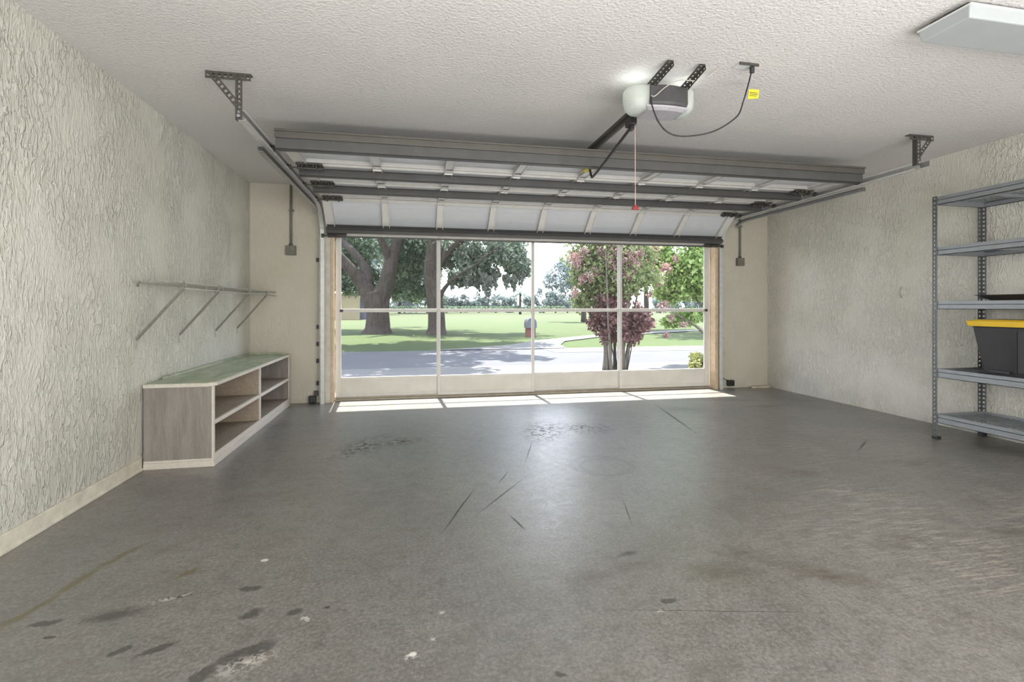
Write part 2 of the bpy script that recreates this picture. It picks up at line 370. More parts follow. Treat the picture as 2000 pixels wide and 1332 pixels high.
M['leaf_far'] = leafmat('hazy_far_leaves', [(0.126, 0.168, 0.155), (0.196, 0.241, 0.225), (0.288, 0.321, 0.299)], sc=1.0)
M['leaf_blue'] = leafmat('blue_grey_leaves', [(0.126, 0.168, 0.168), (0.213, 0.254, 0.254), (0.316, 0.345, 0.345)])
M['leaf_myrtle'] = leafmat('myrtle_leaves', [(0.115, 0.173, 0.057), (0.219, 0.270, 0.115), (0.316, 0.334, 0.196)], sc=6)
M['leaf_purple'] = leafmat('plum_leaves', [(0.102, 0.048, 0.051), (0.198, 0.102, 0.096), (0.309, 0.206, 0.178)], sc=8)
M['leaf_bright'] = leafmat('bright_green_leaves', [(0.153, 0.276, 0.076), (0.292, 0.416, 0.131), (0.461, 0.522, 0.261)], sc=5)
M['leaf_lime'] = leafmat('lime_leaves', [(0.182, 0.210, 0.048), (0.277, 0.295, 0.095), (0.358, 0.363, 0.200)], sc=12)
M['pink'] = leafmat('pink_petals', [(0.358, 0.157, 0.172), (0.415, 0.272, 0.257), (0.429, 0.358, 0.315)], sc=9)
M['moss'] = leafmat('grey_moss', [(0.115, 0.139, 0.115), (0.196, 0.219, 0.190), (0.276, 0.299, 0.265)])

# ------------------------------------------------------------------ room shell
XL, XR, YF, YB, H = -1.751, 4.698, 5.893, -1.3, 2.437
T = .2
def struct(name, mb, mat, parent=None, **k):
    o = mb.build(name, mat, parent, **k)
    if parent is None: o['kind'] = 'structure'
    return o
struct('floor', MB().box(XL, XR, YB, YF, -.1, 0), M['floor'])
struct('trim_threshold_slab', MB().box(-1.0, 3.99, YF, 6.13, -.12, -.0015), M['drive'])
struct('ceiling', MB().box(XL - T, XR + T, YB - T, 6.12, H, H + .12), M['ceiling'])
struct('wall_left', MB().box(XL - T, XL, YB - T, 6.12, -.1, H), M['wall_l'])
struct('wall_right', MB().box(XR, XR + T, YB - T, 6.12, -.1, H), M['wall_r'])
struct('wall_back', MB().box(XL, XR, YB - T, YB, -.1, H), M['wall_r'])
wf = MB().box(XL, -1.0, YF, 6.09, -.1, H).box(3.99, XR, YF, 6.09, -.1, H).box(-1.0, 3.99, YF, 6.09, 2.15, H)
struct('wall_front', wf, M['wall_f'])
# door jamb boards and header trim
struct('trim_jamb_left', MB().box(-.999, -.955, 5.832, 6.085, 0, 2.149).box(-.955, -.905, 5.842, 6.085, 0, 2.149), M['jamb'], bevel=.003)
struct('trim_stop_left', MB().box(-.904, -.872, 5.85, 5.94, 0, 2.149), M['tan'], bevel=.002)
struct('trim_jamb_right', MB().box(3.905, 3.989, 5.832, 6.085, 0, 2.149), M['jamb'], bevel=.003)
struct('trim_stop_right', MB().box(3.862, 3.904, 5.815, 5.94, 0, 2.149), M['tan'], bevel=.002)
struct('baseboard_left', MB().box(XL, XL + .014, YB, 3.655, 0, .085).box(XL, XL + .02, YB, 3.655, 0, .018), M['base'], bevel=.003)

# ------------------------------------------------------------------ screen doors in the opening
sill = MB().box(-.90, 3.90, 5.915, 6.03, 0, .022).box(-.90, 3.90, 5.945, 5.952, .022, .038).box(-.90, 3.90, 5.985, 5.992, .022, .038)
tag(sill.build('screen_door_track', M['sill'], bevel=.002), 'tan metal bottom track the sliding screen panels stand in', 'door track')
bx = [-.868, .300, 1.455, 2.600, 3.858]
sd = ['sliding screen panel at the left, in front of the big forked oak', 'sliding screen panel in front of the second oak trunk, left of centre',
      'sliding screen panel right of centre, with clear sky and lawn behind it', 'rightmost sliding screen panel, in front of bright green flowering foliage']
for i in range(4):
    x0, x1 = bx[i], bx[i + 1]
    if i: x0 -= .012
    if i < 3: x1 += .012
    y = 5.975 if i in (0, 2) else 5.948
    d = thing('sliding_screen_door', sd[i], 'screen door', ((x0 + x1) / 2, y, .022), 'sliding screen panels in the garage opening')
    w = .034; lw = .06 if i == 0 else w; rw = .075 if i == 3 else w
    MB().box(x0, x0 + lw, y - .012, y + .012, .03, 2.13).build('stile', M['frame'], d, bevel=.003)
    MB().box(x1 - rw, x1, y - .012, y + .012, .03, 2.13).build('stile', M['frame'], d, bevel=.003)
    MB().box(x0 + lw, x1 - rw, y - .010, y + .010, 2.09, 2.13).build('top_rail', M['frame'], d, bevel=.002)
    MB().box(x0 + lw, x1 - rw, y - .011, y + .011, 1.012, 1.052).build('middle_rail', M['frame'], d, bevel=.003)
    k = MB().box(x0 + lw, x1 - rw, y - .006, y + .006, .06, .235).build('kick_panel', M['kick'], d)
    MB().box(x0 + lw, x1 - rw, y - .011, y + .011, .03, .066).box(x0 + lw, x1 - rw, y - .011, y + .011, .232, .262).build('panel_frame', M['frame'], k, bevel=.002)
    MB().quad((x0 + lw, y, .262), (x1 - rw, y, .262), (x1 - rw, y, 2.09), (x0 + lw, y, 2.09)).build('screen_mesh', M['screen'], d)
    if i in (0, 3):
        hx = x0 + lw * .6 + .03 if i == 0 else x1 - rw * .3 - .03
        MB().box(hx - .018, hx + .018, y - .03, y - .012, 1.015, 1.045).build('latch', M['black'], d, bevel=.004)

# ------------------------------------------------------------------ overhead sectional garage door
DX0, DX1 = -.92, 3.86
gd = thing('garage_door', 'raised white sectional garage door with grey steel struts, hanging under the ceiling', 'garage door', ((DX0 + DX1) / 2, 5.77, 1.86))
joints = [((3.66, 2.222), (4.225, 2.222)), ((4.235, 2.222), (4.80, 2.222)), ((4.81, 2.222), (5.375, 2.215)), ((5.385, 2.208), (5.775, 1.868))]
stx = [DX0 + .045 + (DX1 - DX0 - .09) * k / 8 for k in range(9)]
for si, ((ya, za), (yb, zb)) in enumerate(joints):
    L = math.hypot(yb - ya, zb - za); u = (( yb - ya) / L, (zb - za) / L); nn = (u[1], -u[0])
    def pt(x, a, n): return (x, ya + u[0] * a + nn[0] * n, za + u[1] * a + nn[1] * n)
    def lb(mb, x0, x1, a0, a1, n0, n1):
        return mb.hexa([pt(x0, a0, n0), pt(x1, a0, n0), pt(x1, a1, n0), pt(x0, a1, n0), pt(x0, a0, n1), pt(x1, a0, n1), pt(x1, a1, n1), pt(x0, a1, n1)])
    m = MB()
    lb(m, DX0, DX1, 0, L, -.045, -.032)
    for a in (.14, .27, .40):   # shallow pressed ribs of the skin
        lb(m, DX0 + .02, DX1 - .02, a, a + .012, -.032, -.029)
    sec = m.build('door_section', M['door_white'], gd)
    m = MB(); lb(m, DX0, DX1, 0, .05, -.032, 0); lb(m, DX0, DX1, 0, .012, -.032, .010); m.build('top_rail', M['stile'], sec, bevel=.002)
    m = MB(); lb(m, DX0, DX1, L - .05, L, -.032, 0); lb(m, DX0, DX1, L - .012, L, -.032, .010); m.build('bottom_rail', M['stile'], sec, bevel=.002)
    for k, x in enumerate(stx):
        w = .038 if 0 < k < 8 else .045
        m = MB(); lb(m, x - w, x + w, .05, L - .05, -.032, .004); lb(m, x - w, x - w + .008, .0, L, .0, .012); lb(m, x + w - .008, x + w, .0, L, 0, .012)
        m.build('stile', M['stile'], sec)
    # horizontal steel strut
    m = MB()
    if si == 0:
        a0 = .0
        a0 = -.005; lb(m, DX0 - .005, DX1 + .005, a0, a0 + .006, -.035, .062); lb(m, DX0, DX1, a0, a0 + .06, .056, .062); lb(m, DX0, DX1, a0 + .054, a0 + .06, .0, .062)
        st = m.build('strut', M['strut'], sec, bevel=.002)
        m = MB(); lb(m, DX0 - .008, DX1 + .008, -.022, -.006, -.07, -.012); lb(m, DX0 - .008, DX1 + .008, -.034, -.020, -.07, -.055); m.build('top_seal_channel', M['strut_lip'], sec, bevel=.003)
    else:
        a0 = .115 if si < 3 else L - .135
        lb(m, DX0, DX1, a0, a0 + .005, .0, .066); lb(m, DX0, DX1, a0, a0 + .05, .061, .066); lb(m, DX0, DX1, a0 + .045, a0 + .05, .0, .066)
        lb(m, DX0, DX1, a0 - .022, a0, .004, .009); lb(m, DX0, DX1, a0 + .05, a0 + .072, .004, .009)
        m.build('strut', M['strut'], sec, bevel=.0015)
    if si == 3:
        m = MB(); lb(m, DX0, DX1, L - .004, L + .022, -.045, .012); m.build('bottom_seal', M['strut'], sec)
    # hinges over the joint at the far end of this section
    if si < 3:
        for k, x in enumerate(stx[1:-1]):
            m = MB(); lb(m, x - .03, x + .03, L - .055, L - .008, .012, .017); lb(m, x - .022, x + .022, L + .008, L + .06, .012, .017)
            m.tube([pt(x - .034, L + .004, .022), pt(x + .034, L + .004, .022)], .009, 8)
            m.build('hinge', M['stile'], sec)
        for x, sgn in ((DX0 + .11, -1), (DX1 - .11, 1)):
            m = MB(); lb(m, x - .10, x + .10, L - .05, L - .006, .010, .018); lb(m, x - .10, x + .10, L + .012, L + .045, .010, .018)
            lb(m, x - .06, x - .05, L - .04, L + .04, .018, .05); lb(m, x + .05, x + .06, L - .04, L + .04, .018, .05)
            m.tube([pt(x - .10, L + .004, .034), pt(x + .10, L + .004, .034)], .012, 8)
            for bx_ in (-.08, -.02, .03, .08): m.tube([pt(x + bx_, L - .03, .018), pt(x + bx_, L - .03, .030)], .010, 6)
            m.build('end_hinge', M['steel_dk'], sec)
            e = DX0 if sgn < 0 else DX1
            m = MB(); m.tube([pt(x + sgn * .08, L, .034), pt(e + sgn * .05, L, .034)], .006, 8); m.tube([pt(e + sgn * .035, L, .034), pt(e + sgn * .062, L, .034)], .022, 12)
            m.build('roller', M['steel_dk'], sec)
    if si in (0, 3):
        aa = .09 if si == 0 else L - .02
        for x, sgn in ((DX0 + .10, -1), (DX1 - .10, 1)):
            e = DX0 if sgn < 0 else DX1
            m = MB(); lb(m, x - .10, x + .10, aa - .022, aa + .022, .008, .03); lb(m, x - .012, x - .006, aa - .026, aa + .026, .03, .042)
            m.tube([pt(x, aa, .034), pt(e + sgn * .05, aa, .034)], .007, 8); m.tube([pt(e + sgn * .035, aa, .034), pt(e + sgn * .062, aa, .034)], .022, 12)
            m.build('roller_bracket', M['black'] if si == 0 else M['steel_dk'], sec)
# opener arm bracket on the top section
MB().box(1.385, 1.445, 3.80, 3.94, 2.198, 2.222).build('arm_bracket', M['yellow'], gd, bevel=.003)

# tracks ------------------------------------------------------------------
def track(xc, side, nm):
    d = thing('door_track', nm, 'door track', (xc, 5.84, 0))
    r = .36; yv = 5.806; zh = 2.186
    ys = 3.15 if side == 'l' else 3.235
    path = [(xc, ys, zh + .004), (xc, 4.2, zh)] + [(xc, yv - r + r * math.sin(a), zh - r + r * math.cos(a)) for a in [R(x) for x in range(0, 91, 9)]] + [(xc, yv, 1.2), (xc, yv, 0.0)]
    s_ = -1 if side == 'l' else 1
    w, hh = .024, .028
    prof = [(-s_ * w, hh * .55), (-s_ * w, hh), (s_ * w * .6, hh), (s_ * w, hh * .6), (s_ * w, -hh * .6), (s_ * w * .6, -hh), (-s_ * w, -hh), (-s_ * w, -hh * .55)]
    MB().sweep(path, prof).build('track_rail', M['track'], d, solid=.002)
    x2 = xc + s_ * .012
    p2 = [(x2, 3.56 if side == 'l' else 3.72, zh - .062), (x2, 5.30, zh - .062)] + [(x2, 5.30 + .36 * math.sin(a), zh - .062 - .30 + .30 * math.cos(a)) for a in [R(x) for x in range(9, 37, 9)]]
    MB().sweep(p2, [(-s_ * .02, .016), (s_ * .016, .016), (s_ * .016, -.016), (-s_ * .02, -.016)]).build('lower_rail', M['steel'], d, solid=.002)
    # angle that stiffens the horizontal track
    MB().box(xc + s_ * .026 - .002, xc + s_ * .026 + .002, 3.16, 5.35, zh - .01, zh + .032).build('stiffening_angle', M['steel'], d)
    x3 = xc + s_ * .028
    MB().box(min(x3, x3 + s_ * .004), max(x3, x3 + s_ * .004), 5.80, 5.893, .02, 1.86).build('wall_angle', M['track'], d)
    for z in (.22, .47, .66, .85, 1.60):
        MB().box(min(x3 + s_ * .004, x3 + s_ * .045), max(x3 + s_ * .004, x3 + s_ * .045), 5.855, 5.893, z - .022, z + .022).tube([(x3 + s_ * .028, 5.86, z), (x3 + s_ * .028, 5.842, z)], .012, 6).build('jamb_bracket', M['dark'], d, bevel=.002)
    return d
track(-.985, 'l', 'galvanised left door track curving up from floor to ceiling bracket')
track(3.935, 'r', 'galvanised right door track curving up and back towards the shelving rack')
# ceiling hanger brackets of perforated angle
def hanger(xi, xo, xs, nm, zlow, yb_):
    d = thing('track_hanger_bracket', nm, 'bracket', ((xi + xo) / 2, yb_, H))
    y = yb_
    m = MB(); m.perf((xo, y, H - .022), (xi, y, H - .022), (0, 0, 1), .042, .030, .0165); m.box(min(xo, xi), max(xo, xi), y, y + .04, H - .003, H); m.build('top_angle', M['steel_dk'], d, solid=.003)
    m = MB(); m.perf((xs, y - .004, H - .005), (xs, y - .004, zlow), (1, 0, 0), .038, .030, .0165); m.box(xs - .018, xs - .015, y - .004, y + .03, zlow, H - .01); m.build('drop_strap', M['steel_dk'], d, solid=.003)
    a = Vector((xo + (xi - xo) * .18, y - .008, H - .03)); b = Vector((xs, y - .008, zlow + .075)); dd = (b - a).normalized()
    wd = Vector((dd.z, 0, -dd.x)); m = MB(); m.perf(a, b, wd, .036, .030, .0165); m.build('diagonal_brace', M['steel_dk'], d, solid=.003)
    MB().tube([(xs, y - .012, zlow + .02), (xs, y + .03, zlow + .02)], .010, 8).build('bolt', M['steel'], d)
hanger(-.932, -1.174, -.995, 'perforated steel ceiling bracket holding the end of the left track', 2.165, 3.15)
hanger(3.845, 4.075, 3.925, 'perforated steel ceiling bracket holding the end of the right track', 2.195, 3.22)

# ------------------------------------------------------------------ garage door opener
OX = 1.44
op = thing('garage_door_opener', 'grey and white motorised door opener with glowing lenses hanging from the ceiling', 'door opener', (OX, 2.78, 2.22))
def loftbox(mb, secs, nseg=1):
    """stack of rectangles: (y0,y1,z,x0,x1) lofted vertically with rounded plan"""
    return mb
# motor housing: dark centre, slightly bowed front, tapering underside
m = MB()
hx0, hx1 = 1.345, 1.585
def housing_ring(z, inset, yb, yf):
    pts = []
    n = 8
    for i in range(n + 1):
        t_ = i / n; x = hx0 + inset + (hx1 - hx0 - 2 * inset) * t_
        pts.append((x, yf - .018 * math.sin(math.pi * t_), z))
    for i in range(n + 1):
        t_ = i / n; x = hx1 - inset - (hx1 - hx0 - 2 * inset) * t_
        pts.append((x, yb + .02 * math.sin(math.pi * t_), z))
    return pts
rings = [housing_ring(2.363, .012, 2.845, 2.665), housing_ring(2.355, 0, 2.85, 2.655), housing_ring(2.262, 0, 2.85, 2.652), housing_ring(2.248, .004, 2.845, 2.660)]
for a in rings: m.v += a
k = len(rings[0])
for i in range(len(rings) - 1):
    for j in range(k): j2 = (j + 1) % k; m.f.append((i * k + j, i * k + j2, (i + 1) * k + j2, (i + 1) * k + j))
m.f.append(tuple(range(k))); m.f.append(tuple((len(rings) - 1) * k + j for j in range(k)))
m.build('motor_housing', M['dark'], op, bevel=.002)
# pale underside tray
def plan(zs, scale, mat, name, x0, x1, yf, yb, bow):
    m = MB(); n = 10; R_ = []
    for z, sc_ in zs:
        ring_ = []
        for i in range(n + 1):
            t_ = i / n; ring_.append((OX + .026 + (x0 + (x1 - x0) * t_) * sc_, yf + (1 - sc_) * .12 - bow * math.sin(math.pi * t_), z))
        for i in range(n + 1):
            t_ = i / n; ring_.append((OX + .026 + (x1 - (x1 - x0) * t_) * sc_, yb - (1 - sc_) * .12 + bow * math.sin(math.pi * t_), z))
        R_.append(ring_)
    for a in R_: m.v += a
    k = len(R_[0])
    for i in range(len(R_) - 1):
        for j in range(k): j2 = (j + 1) % k; m.f.append((i * k + j, i * k + j2, (i + 1) * k + j2, (i + 1) * k + j))
    m.f += [tuple(range(k)), tuple((len(R_) - 1) * k + j for j in range(k))]
    return m.build(name, mat, op, bevel=.001)
plan([(2.250, 1.0), (2.238, .98), (2.224, .84)], 1, M['tray'], 'underside_tray', -.135, .125, 2.668, 2.835, .014)
t = NT('opener_lens'); t.set(col=(.55, .57, .54), rough=.35)
tl = t.new('ShaderNodeBsdfTranslucent'); tl.inputs[0].default_value = (.62, .64, .60, 1); mx = t.new('ShaderNodeMixShader'); mx.inputs[0].default_value = .45
t.link(t.b.outputs[0], mx.inputs[1]); t.link(tl.outputs[0], mx.inputs[2]); t.link(mx.outputs[0], t.out.inputs[0])
t.b.inputs['Emission Color'].default_value = (1, 1, .96, 1); t.b.inputs['Emission Strength'].default_value = .08
M['lens'] = t.m
def lens(xa, xb):
    """rounded lens wrapping the housing's side; xa at the housing, xb outermost"""
    m = MB(); n = 8; R_ = []
    for z, k_ in ((2.368, .86), (2.352, 1.0), (2.29, 1.0), (2.255, .93), (2.232, .72)):
        ring_ = []
        for i in range(n + 1):
            a = math.pi * (i / n); ring_.append((xa + (xb - xa) * (math.sin(a) ** .6) * k_, 2.752 - .092 * math.cos(a) * k_, z))
        R_.append(ring_)
    for a in R_: m.v += a
    k = n + 1
    for i in range(len(R_) - 1):
        for j in range(k - 1): m.f.append((i * k + j, i * k + j + 1, (i + 1) * k + j + 1, (i + 1) * k + j))
    m.f.append(tuple(4 * k + j for j in range(k)))
    return m.build('light_lens', M['lens'], op, smooth=True, solid=.003)
lens(1.347, 1.232); lens(1.583, 1.655)
# perforated hanging straps
for (xa, ya, xb, yb_) in ((1.392, 2.505, 1.352, 2.69), (1.59, 2.51, 1.566, 2.70)):
    m = MB(); m.perf((xa, ya, H - .008), (xb, yb_, 2.365), (1, 0, .0), .036, .025, .010)
    m.perf((xa + .018, ya, H - .022), (xb + .018, yb_, 2.350), (0, .2, 1), .030, .025, .010); m.build('hanging_strap', M['steel_dk'], op, solid=.0025)
MB().box(1.375, 1.425, 2.84, 5.86, 2.328, 2.350).box(1.390, 1.410, 2.84, 5.86, 2.300, 2.330).build('drive_rail', M['steel_dk'], op, bevel=.002)
MB().box(1.36, 1.44, 5.86, 5.893, 2.25, 2.40).build('header_bracket', M['steel_dk'], op)
tr_ = MB().box(1.378, 1.422, 2.985, 3.075, 2.255, 2.300).box(1.388, 1.412, 3.0, 3.05, 2.225, 2.26).build('trolley', M['black'], op, bevel=.004)
MB().tube([(1.400, 3.04, 2.245), (1.410, 3.42, 2.175), (1.412, 3.60, 2.140)], .011, 6).tube(spline([(1.412, 3.60, 2.140), (1.414, 3.75, 2.118), (1.415, 3.80, 2.125), (1.415, 3.84, 2.20)], 4), .010, 6).build('door_arm', M['black'], op)
MB().tube([(1.414, 2.998, 2.24), (1.416, 2.998, 1.725)], .0022, 6).build('release_cord', M['cord_red'], op)
MB().tube([(1.416, 2.998, 1.732), (1.416, 2.998, 1.716)], .012, 8).tube([(1.394, 2.998, 1.712), (1.438, 2.998, 1.712)], .009, 8).build('release_handle', M['red'], op, bevel=.001)
wire = spline([(1.345, 2.640, 2.288), (1.365, 2.632, 2.285), (1.43, 2.62, 2.34), (1.50, 2.60, 2.372), (1.60, 2.60, 2.378), (1.66, 2.585, 2.395), (1.718, 2.546, 2.437)], 6)
MB().tube(wire, .003, 6).build('antenna_wire', M['wirewhite'], op)

# ceiling outlet and the power cord
ol = thing('ceiling_outlet', 'small flat outlet box on the ceiling right of the door opener', 'outlet', (1.865, 2.47, H))
MB().box(1.785, 1.905, 2.462, 2.52, H - .008, H).build('cover_plate', M['white'], ol, bevel=.002)
MB().box(1.785, 1.905, 2.455, 2.462, H - .014, H).build('plate_edge', M['steel_dk'], ol)
pc = thing('power_cord', 'black power cord looping from the ceiling outlet to the door opener', 'cord', (1.88, 2.48, H - .03))
cp = spline([(1.875, 2.475, 2.425), (1.880, 2.49, 2.395), (1.905, 2.56, 2.335), (1.908, 2.60, 2.275), (1.872, 2.6, 2.195), (1.754, 2.6, 2.112), (1.639, 2.6, 2.070), (1.509, 2.6, 2.052), (1.429, 2.6, 2.068), (1.381, 2.62, 2.130), (1.352, 2.640, 2.225), (1.350, 2.652, 2.29)], 6)
MB().tube(cp, .0042, 8).build('cable', M['black'], pc, smooth=True)
MB().tube([(1.875, 2.475, H - .012), (1.877, 2.478, H - .045)], .013, 10).build('plug', M['black'], pc, bevel=.002)
tg = MB().hexa([(1.893, 2.535, 2.270), (1.962, 2.535, 2.280), (1.962, 2.538, 2.280), (1.893, 2.538, 2.270), (1.902, 2.535, 2.328), (1.968, 2.535, 2.330), (1.968, 2.538, 2.330), (1.902, 2.538, 2.328)]).build('warning_tag', M['yellow'], pc)
MB().box(1.905, 1.955, 2.5335, 2.535, 2.308, 2.311).box(1.905, 1.958, 2.5335, 2.535, 2.299, 2.302).box(1.903, 1.950, 2.5335, 2.535, 2.290, 2.293).build('printed_lines', M['dark'], tg)

# ceiling lamp, top right
lf = thing('ceiling_light', 'shallow white fluorescent ceiling fixture at the upper right', 'ceiling light', (3.05, 1.86, H))
lw = MB(); z0, z1 = 2.352, 2.408
lw.v = [(2.414, 1.752, z0), (3.66, 1.752, z0), (3.66, 1.966, z0), (2.414, 1.966, z0), (2.404, 1.742, z1), (3.67, 1.742, z1), (3.67, 1.976, z1), (2.404, 1.976, z1)]
lw.f = [(0, 3, 2, 1), (4, 5, 6, 7), (0, 1, 5, 4), (1, 2, 6, 5), (2, 3, 7, 6), (3, 0, 4, 7)]
lw.build('diffuser', M['diff'], lf, bevel=.006)
MB().box(2.44, 3.63, 1.775, 1.943, 2.408, H).build('housing', M['steel_dk'], lf)
MB().box(2.404, 3.67, 1.739, 1.979, 2.402, 2.412).build('rim', M['white'], lf, bevel=.002)

# ------------------------------------------------------------------ wall electrics
def elbox(x, zc, zt, nm):
    d = thing('electrical_box', nm, 'electrical box', (x, YF, zc))
    MB().box(x - .052, x + .052, YF - .045, YF, zc - .052, zc + .052).box(x - .045, x + .045, YF - .050, YF - .045, zc - .045, zc + .045).tube([(x, YF - .050, zc), (x, YF - .054, zc)], .008, 8).build('junction_box', M['conduit'], d, bevel=.003)
    MB().tube([(x, YF - .02, zc + .05), (x, YF - .02, zt)], .0135, 10).build('conduit', M['conduit'], d, smooth=True)
    MB().tube([(x, YF - .02, zc + .052), (x, YF - .02, zc + .075)], .019, 10).build('connector', M['steel_dk'], d)
    MB().box(x - .02, x + .028, YF - .036, YF, zt - .30, zt - .285).build('conduit_clip', M['conduit'], d)
elbox(-1.325, 1.700, H, 'grey junction box and conduit on the wall left of the door')
elbox(4.270, 1.672, H, 'grey junction box and conduit on the wall right of the door')
d = thing('photo_eye_sensor', 'black safety sensor near the floor left of the door opening', 'sensor', (-1.10, 5.85, .04))
MB().box(-1.135, -1.060, 5.83, YF, .006, .082).build('sensor_body', M['black'], d, bevel=.006)
MB().box(-1.085, -1.04, 5.86, YF, .08, .135).build('bracket', M['steel_dk'], d, bevel=.003)
d = thing('photo_eye_sensor', 'black safety sensor near the floor right of the door opening', 'sensor', (4.115, 5.85, .07))
MB().box(4.075, 4.160, 5.83, YF - .002, .032, .108).build('sensor_body', M['black'], d, bevel=.006)
MB().tube(spline([(4.09, 5.87, .105), (4.05, 5.875, .115), (4.01, 5.88, .15), (3.985, 5.88, .19)], 5), .004, 6).build('lead_wire', M['black'], d)
o = MB().box(4.40, 4.67, 5.80, 5.86, .0, .022).build('wood_scrap', M['scrap'], bevel=.003); tag(o, 'small pale strip of scrap wood lying in the right corner', 'wood strip')
o = MB().tube(spline([(XR - .004, 4.02, 1.26), (XR - .03, 4.0, 1.25), (XR - .038, 4.0, 1.20), (XR - .012, 4.01, 1.165)], 5), .006, 8).build('wall_hook', M['wirewhite'], smooth=True); tag(o, 'small white curved hook fixed to the right wall', 'hook')

# ------------------------------------------------------------------ open cabinet on the left
x0, x1, y0, y1, zt = -1.735, -1.315, 3.665, 5.775, .560
cb = thing('open_cabinet', 'low whitewashed wooden cabinet with open shelves and worn green top', 'cabinet', ((x0 + x1) / 2, (y0 + y1) / 2, 0))
f = .012
sp = MB().box(x0, x1 - f, y0, y0 + .022, .055, zt - .022).build('side_panel', M['wood'], cb, bevel=.002)
MB().box(x0, x1 - f, y1 - .022, y1, .055, zt - .022).build('side_panel', M['wood'], cb, bevel=.002)
MB().box(x0, x0 + .010, y0 + .022, y1 - .022, .055, zt - .022).build('back_panel', M['wood_in'], cb)
MB().box(x0 + .010, x1 - f, 4.705, 4.725, .075, zt - .022).build('divider', M['wood_in'], cb)
MB().box(x0 + .010, x1 - f, y0 + .022, y1 - .022, .055, .075).build('bottom_panel', M['wood_in'], cb)
MB().box(x0 + .010, x1 - .02, y0 + .022, 4.705, .285, .303).build('shelf', M['wood_in'], cb)
MB().box(x0 + .010, x1 - .02, 4.725, y1 - .022, .285, .303).build('shelf', M['wood_in'], cb)
m = MB().box(x1 - f, x1, y0, y0 + .026, .055, zt - .02).box(x1 - f, x1, y1 - .026, y1, .055, zt - .02).box(x1 - f, x1, 4.70, 4.73, .08, zt - .02)
m.box(x1 - .02, x1, y0 + .026, 4.70, .278, .306).box(x1 - .02, x1, 4.73, y1 - .026, .278, .306).box(x1 - f, x1, y0 + .026, y1 - .026, .055, .082); m.build('face_frame', M['edge'], cb, bevel=.001)
m = MB(); ch = .05
m.add([(x0, y0 - .006, zt - .022), (x1 - ch + .01, y0 - .006, zt - .022), (x1 + .008, y0 + ch - .01, zt - .022), (x1 + .008, y1 + .004, zt - .022), (x0, y1 + .004, zt - .022)] +
      [(x0, y0 - .006, zt), (x1 - ch + .01, y0 - .006, zt), (x1 + .008, y0 + ch - .01, zt), (x1 + .008, y1 + .004, zt), (x0, y1 + .004, zt)],
      [(4, 3, 2, 1, 0), (5, 6, 7, 8, 9), (0, 1, 6, 5), (1, 2, 7, 6), (2, 3, 8, 7), (3, 4, 9, 8), (4, 0, 5, 9)])
tp = m.build('top_panel', M['edge'], cb)
MB().add([(x0 + .004, y0, zt), (x1 - ch, y0, zt), (x1 - .004, y0 + ch - .01, zt), (x1 - .004, y1, zt), (x0 + .004, y1, zt), (x0 + .004, y0, zt + .003), (x1 - ch, y0, zt + .003), (x1 - .004, y0 + ch - .01, zt + .003), (x1 - .004, y1, zt + .003), (x0 + .004, y1, zt + .003)],
         [(5, 6, 7, 8, 9), (0, 1, 6, 5), (1, 2, 7, 6), (2, 3, 8, 7), (3, 4, 9, 8), (4, 0, 5, 9)]).build('painted_surface', M['green'], tp)
MB().box(x0 - .001, x0 + .016, y0 + .25, y1, zt + .003, zt + .020).box(x0 + .016, x1 - .05, y1 - .014, y1, zt + .003, zt + .018).build('back_lip', M['green'], tp)
MB().box(x0, x1 + .006, y0 - .006, y1, 0, .040).box(x0, x1 + .001, y0 - .002, y1, .040, .056).build('plinth', M['edge'], cb, bevel=.003)

# ------------------------------------------------------------------ wire wall shelf
ws = thing('wire_wall_shelf', 'white coated wire shelf on slanted braces above the open cabinet', 'wall shelf', (XL, 4.7, 1.236))
ya, yb_, xf, zs = 3.56, 5.84, -1.475, 1.232
m = MB()
for x in (XL + .012, XL + .10, XL + .19, xf): m.tube([(x, ya, zs), (x, yb_, zs)], .0045, 6)
m.tube([(xf + .004, ya + .05, zs - .038), (xf + .004, yb_, zs - .038)], .0045, 6)
m.build('long_rods', M['wirewhite'], ws, smooth=True)
m = MB()
n = 84
for i in range(n + 1):
    y = ya + (yb_ - ya) * i / n
    m.tube([(XL + .008, y, zs + .004), (xf, y, zs + .004), (xf + .004, y, zs - .002)] + ([(xf + .004, y, zs - .038)] if i % 12 == 3 else []), .0016, 4)
cw = m.build('cross_wires', M['wirewhite'], ws); 
for (y, xx) in ((3.60, 0), (4.205, 0), (4.915, 0), (5.475, 0)):
    b = MB().bar((XL + .006, y, .860), (xf + .004, y, zs - .040), .015, .010, (0, 1, 0)).build('brace', M['wiregrey'], ws)
    MB().box(XL, XL + .006, y - .008, y + .008, .80, .872).build('wall_plate', M['wirewhite'], b)
    MB().bar((xf + .004, y, zs - .045), (xf + .006, y, zs + .008), .010, .006, (0, 1, 0)).build('hook_end', M['wiregrey'], b)
for y in (3.62, 4.9): MB().tube([(XL, y, zs - .022), (XL + .012, y, zs - .020)], .008, 8).tube([(XL, y, zs), (XL + .018, y, zs)], .007, 8).build('wall_clip', M['wiregrey'], ws)

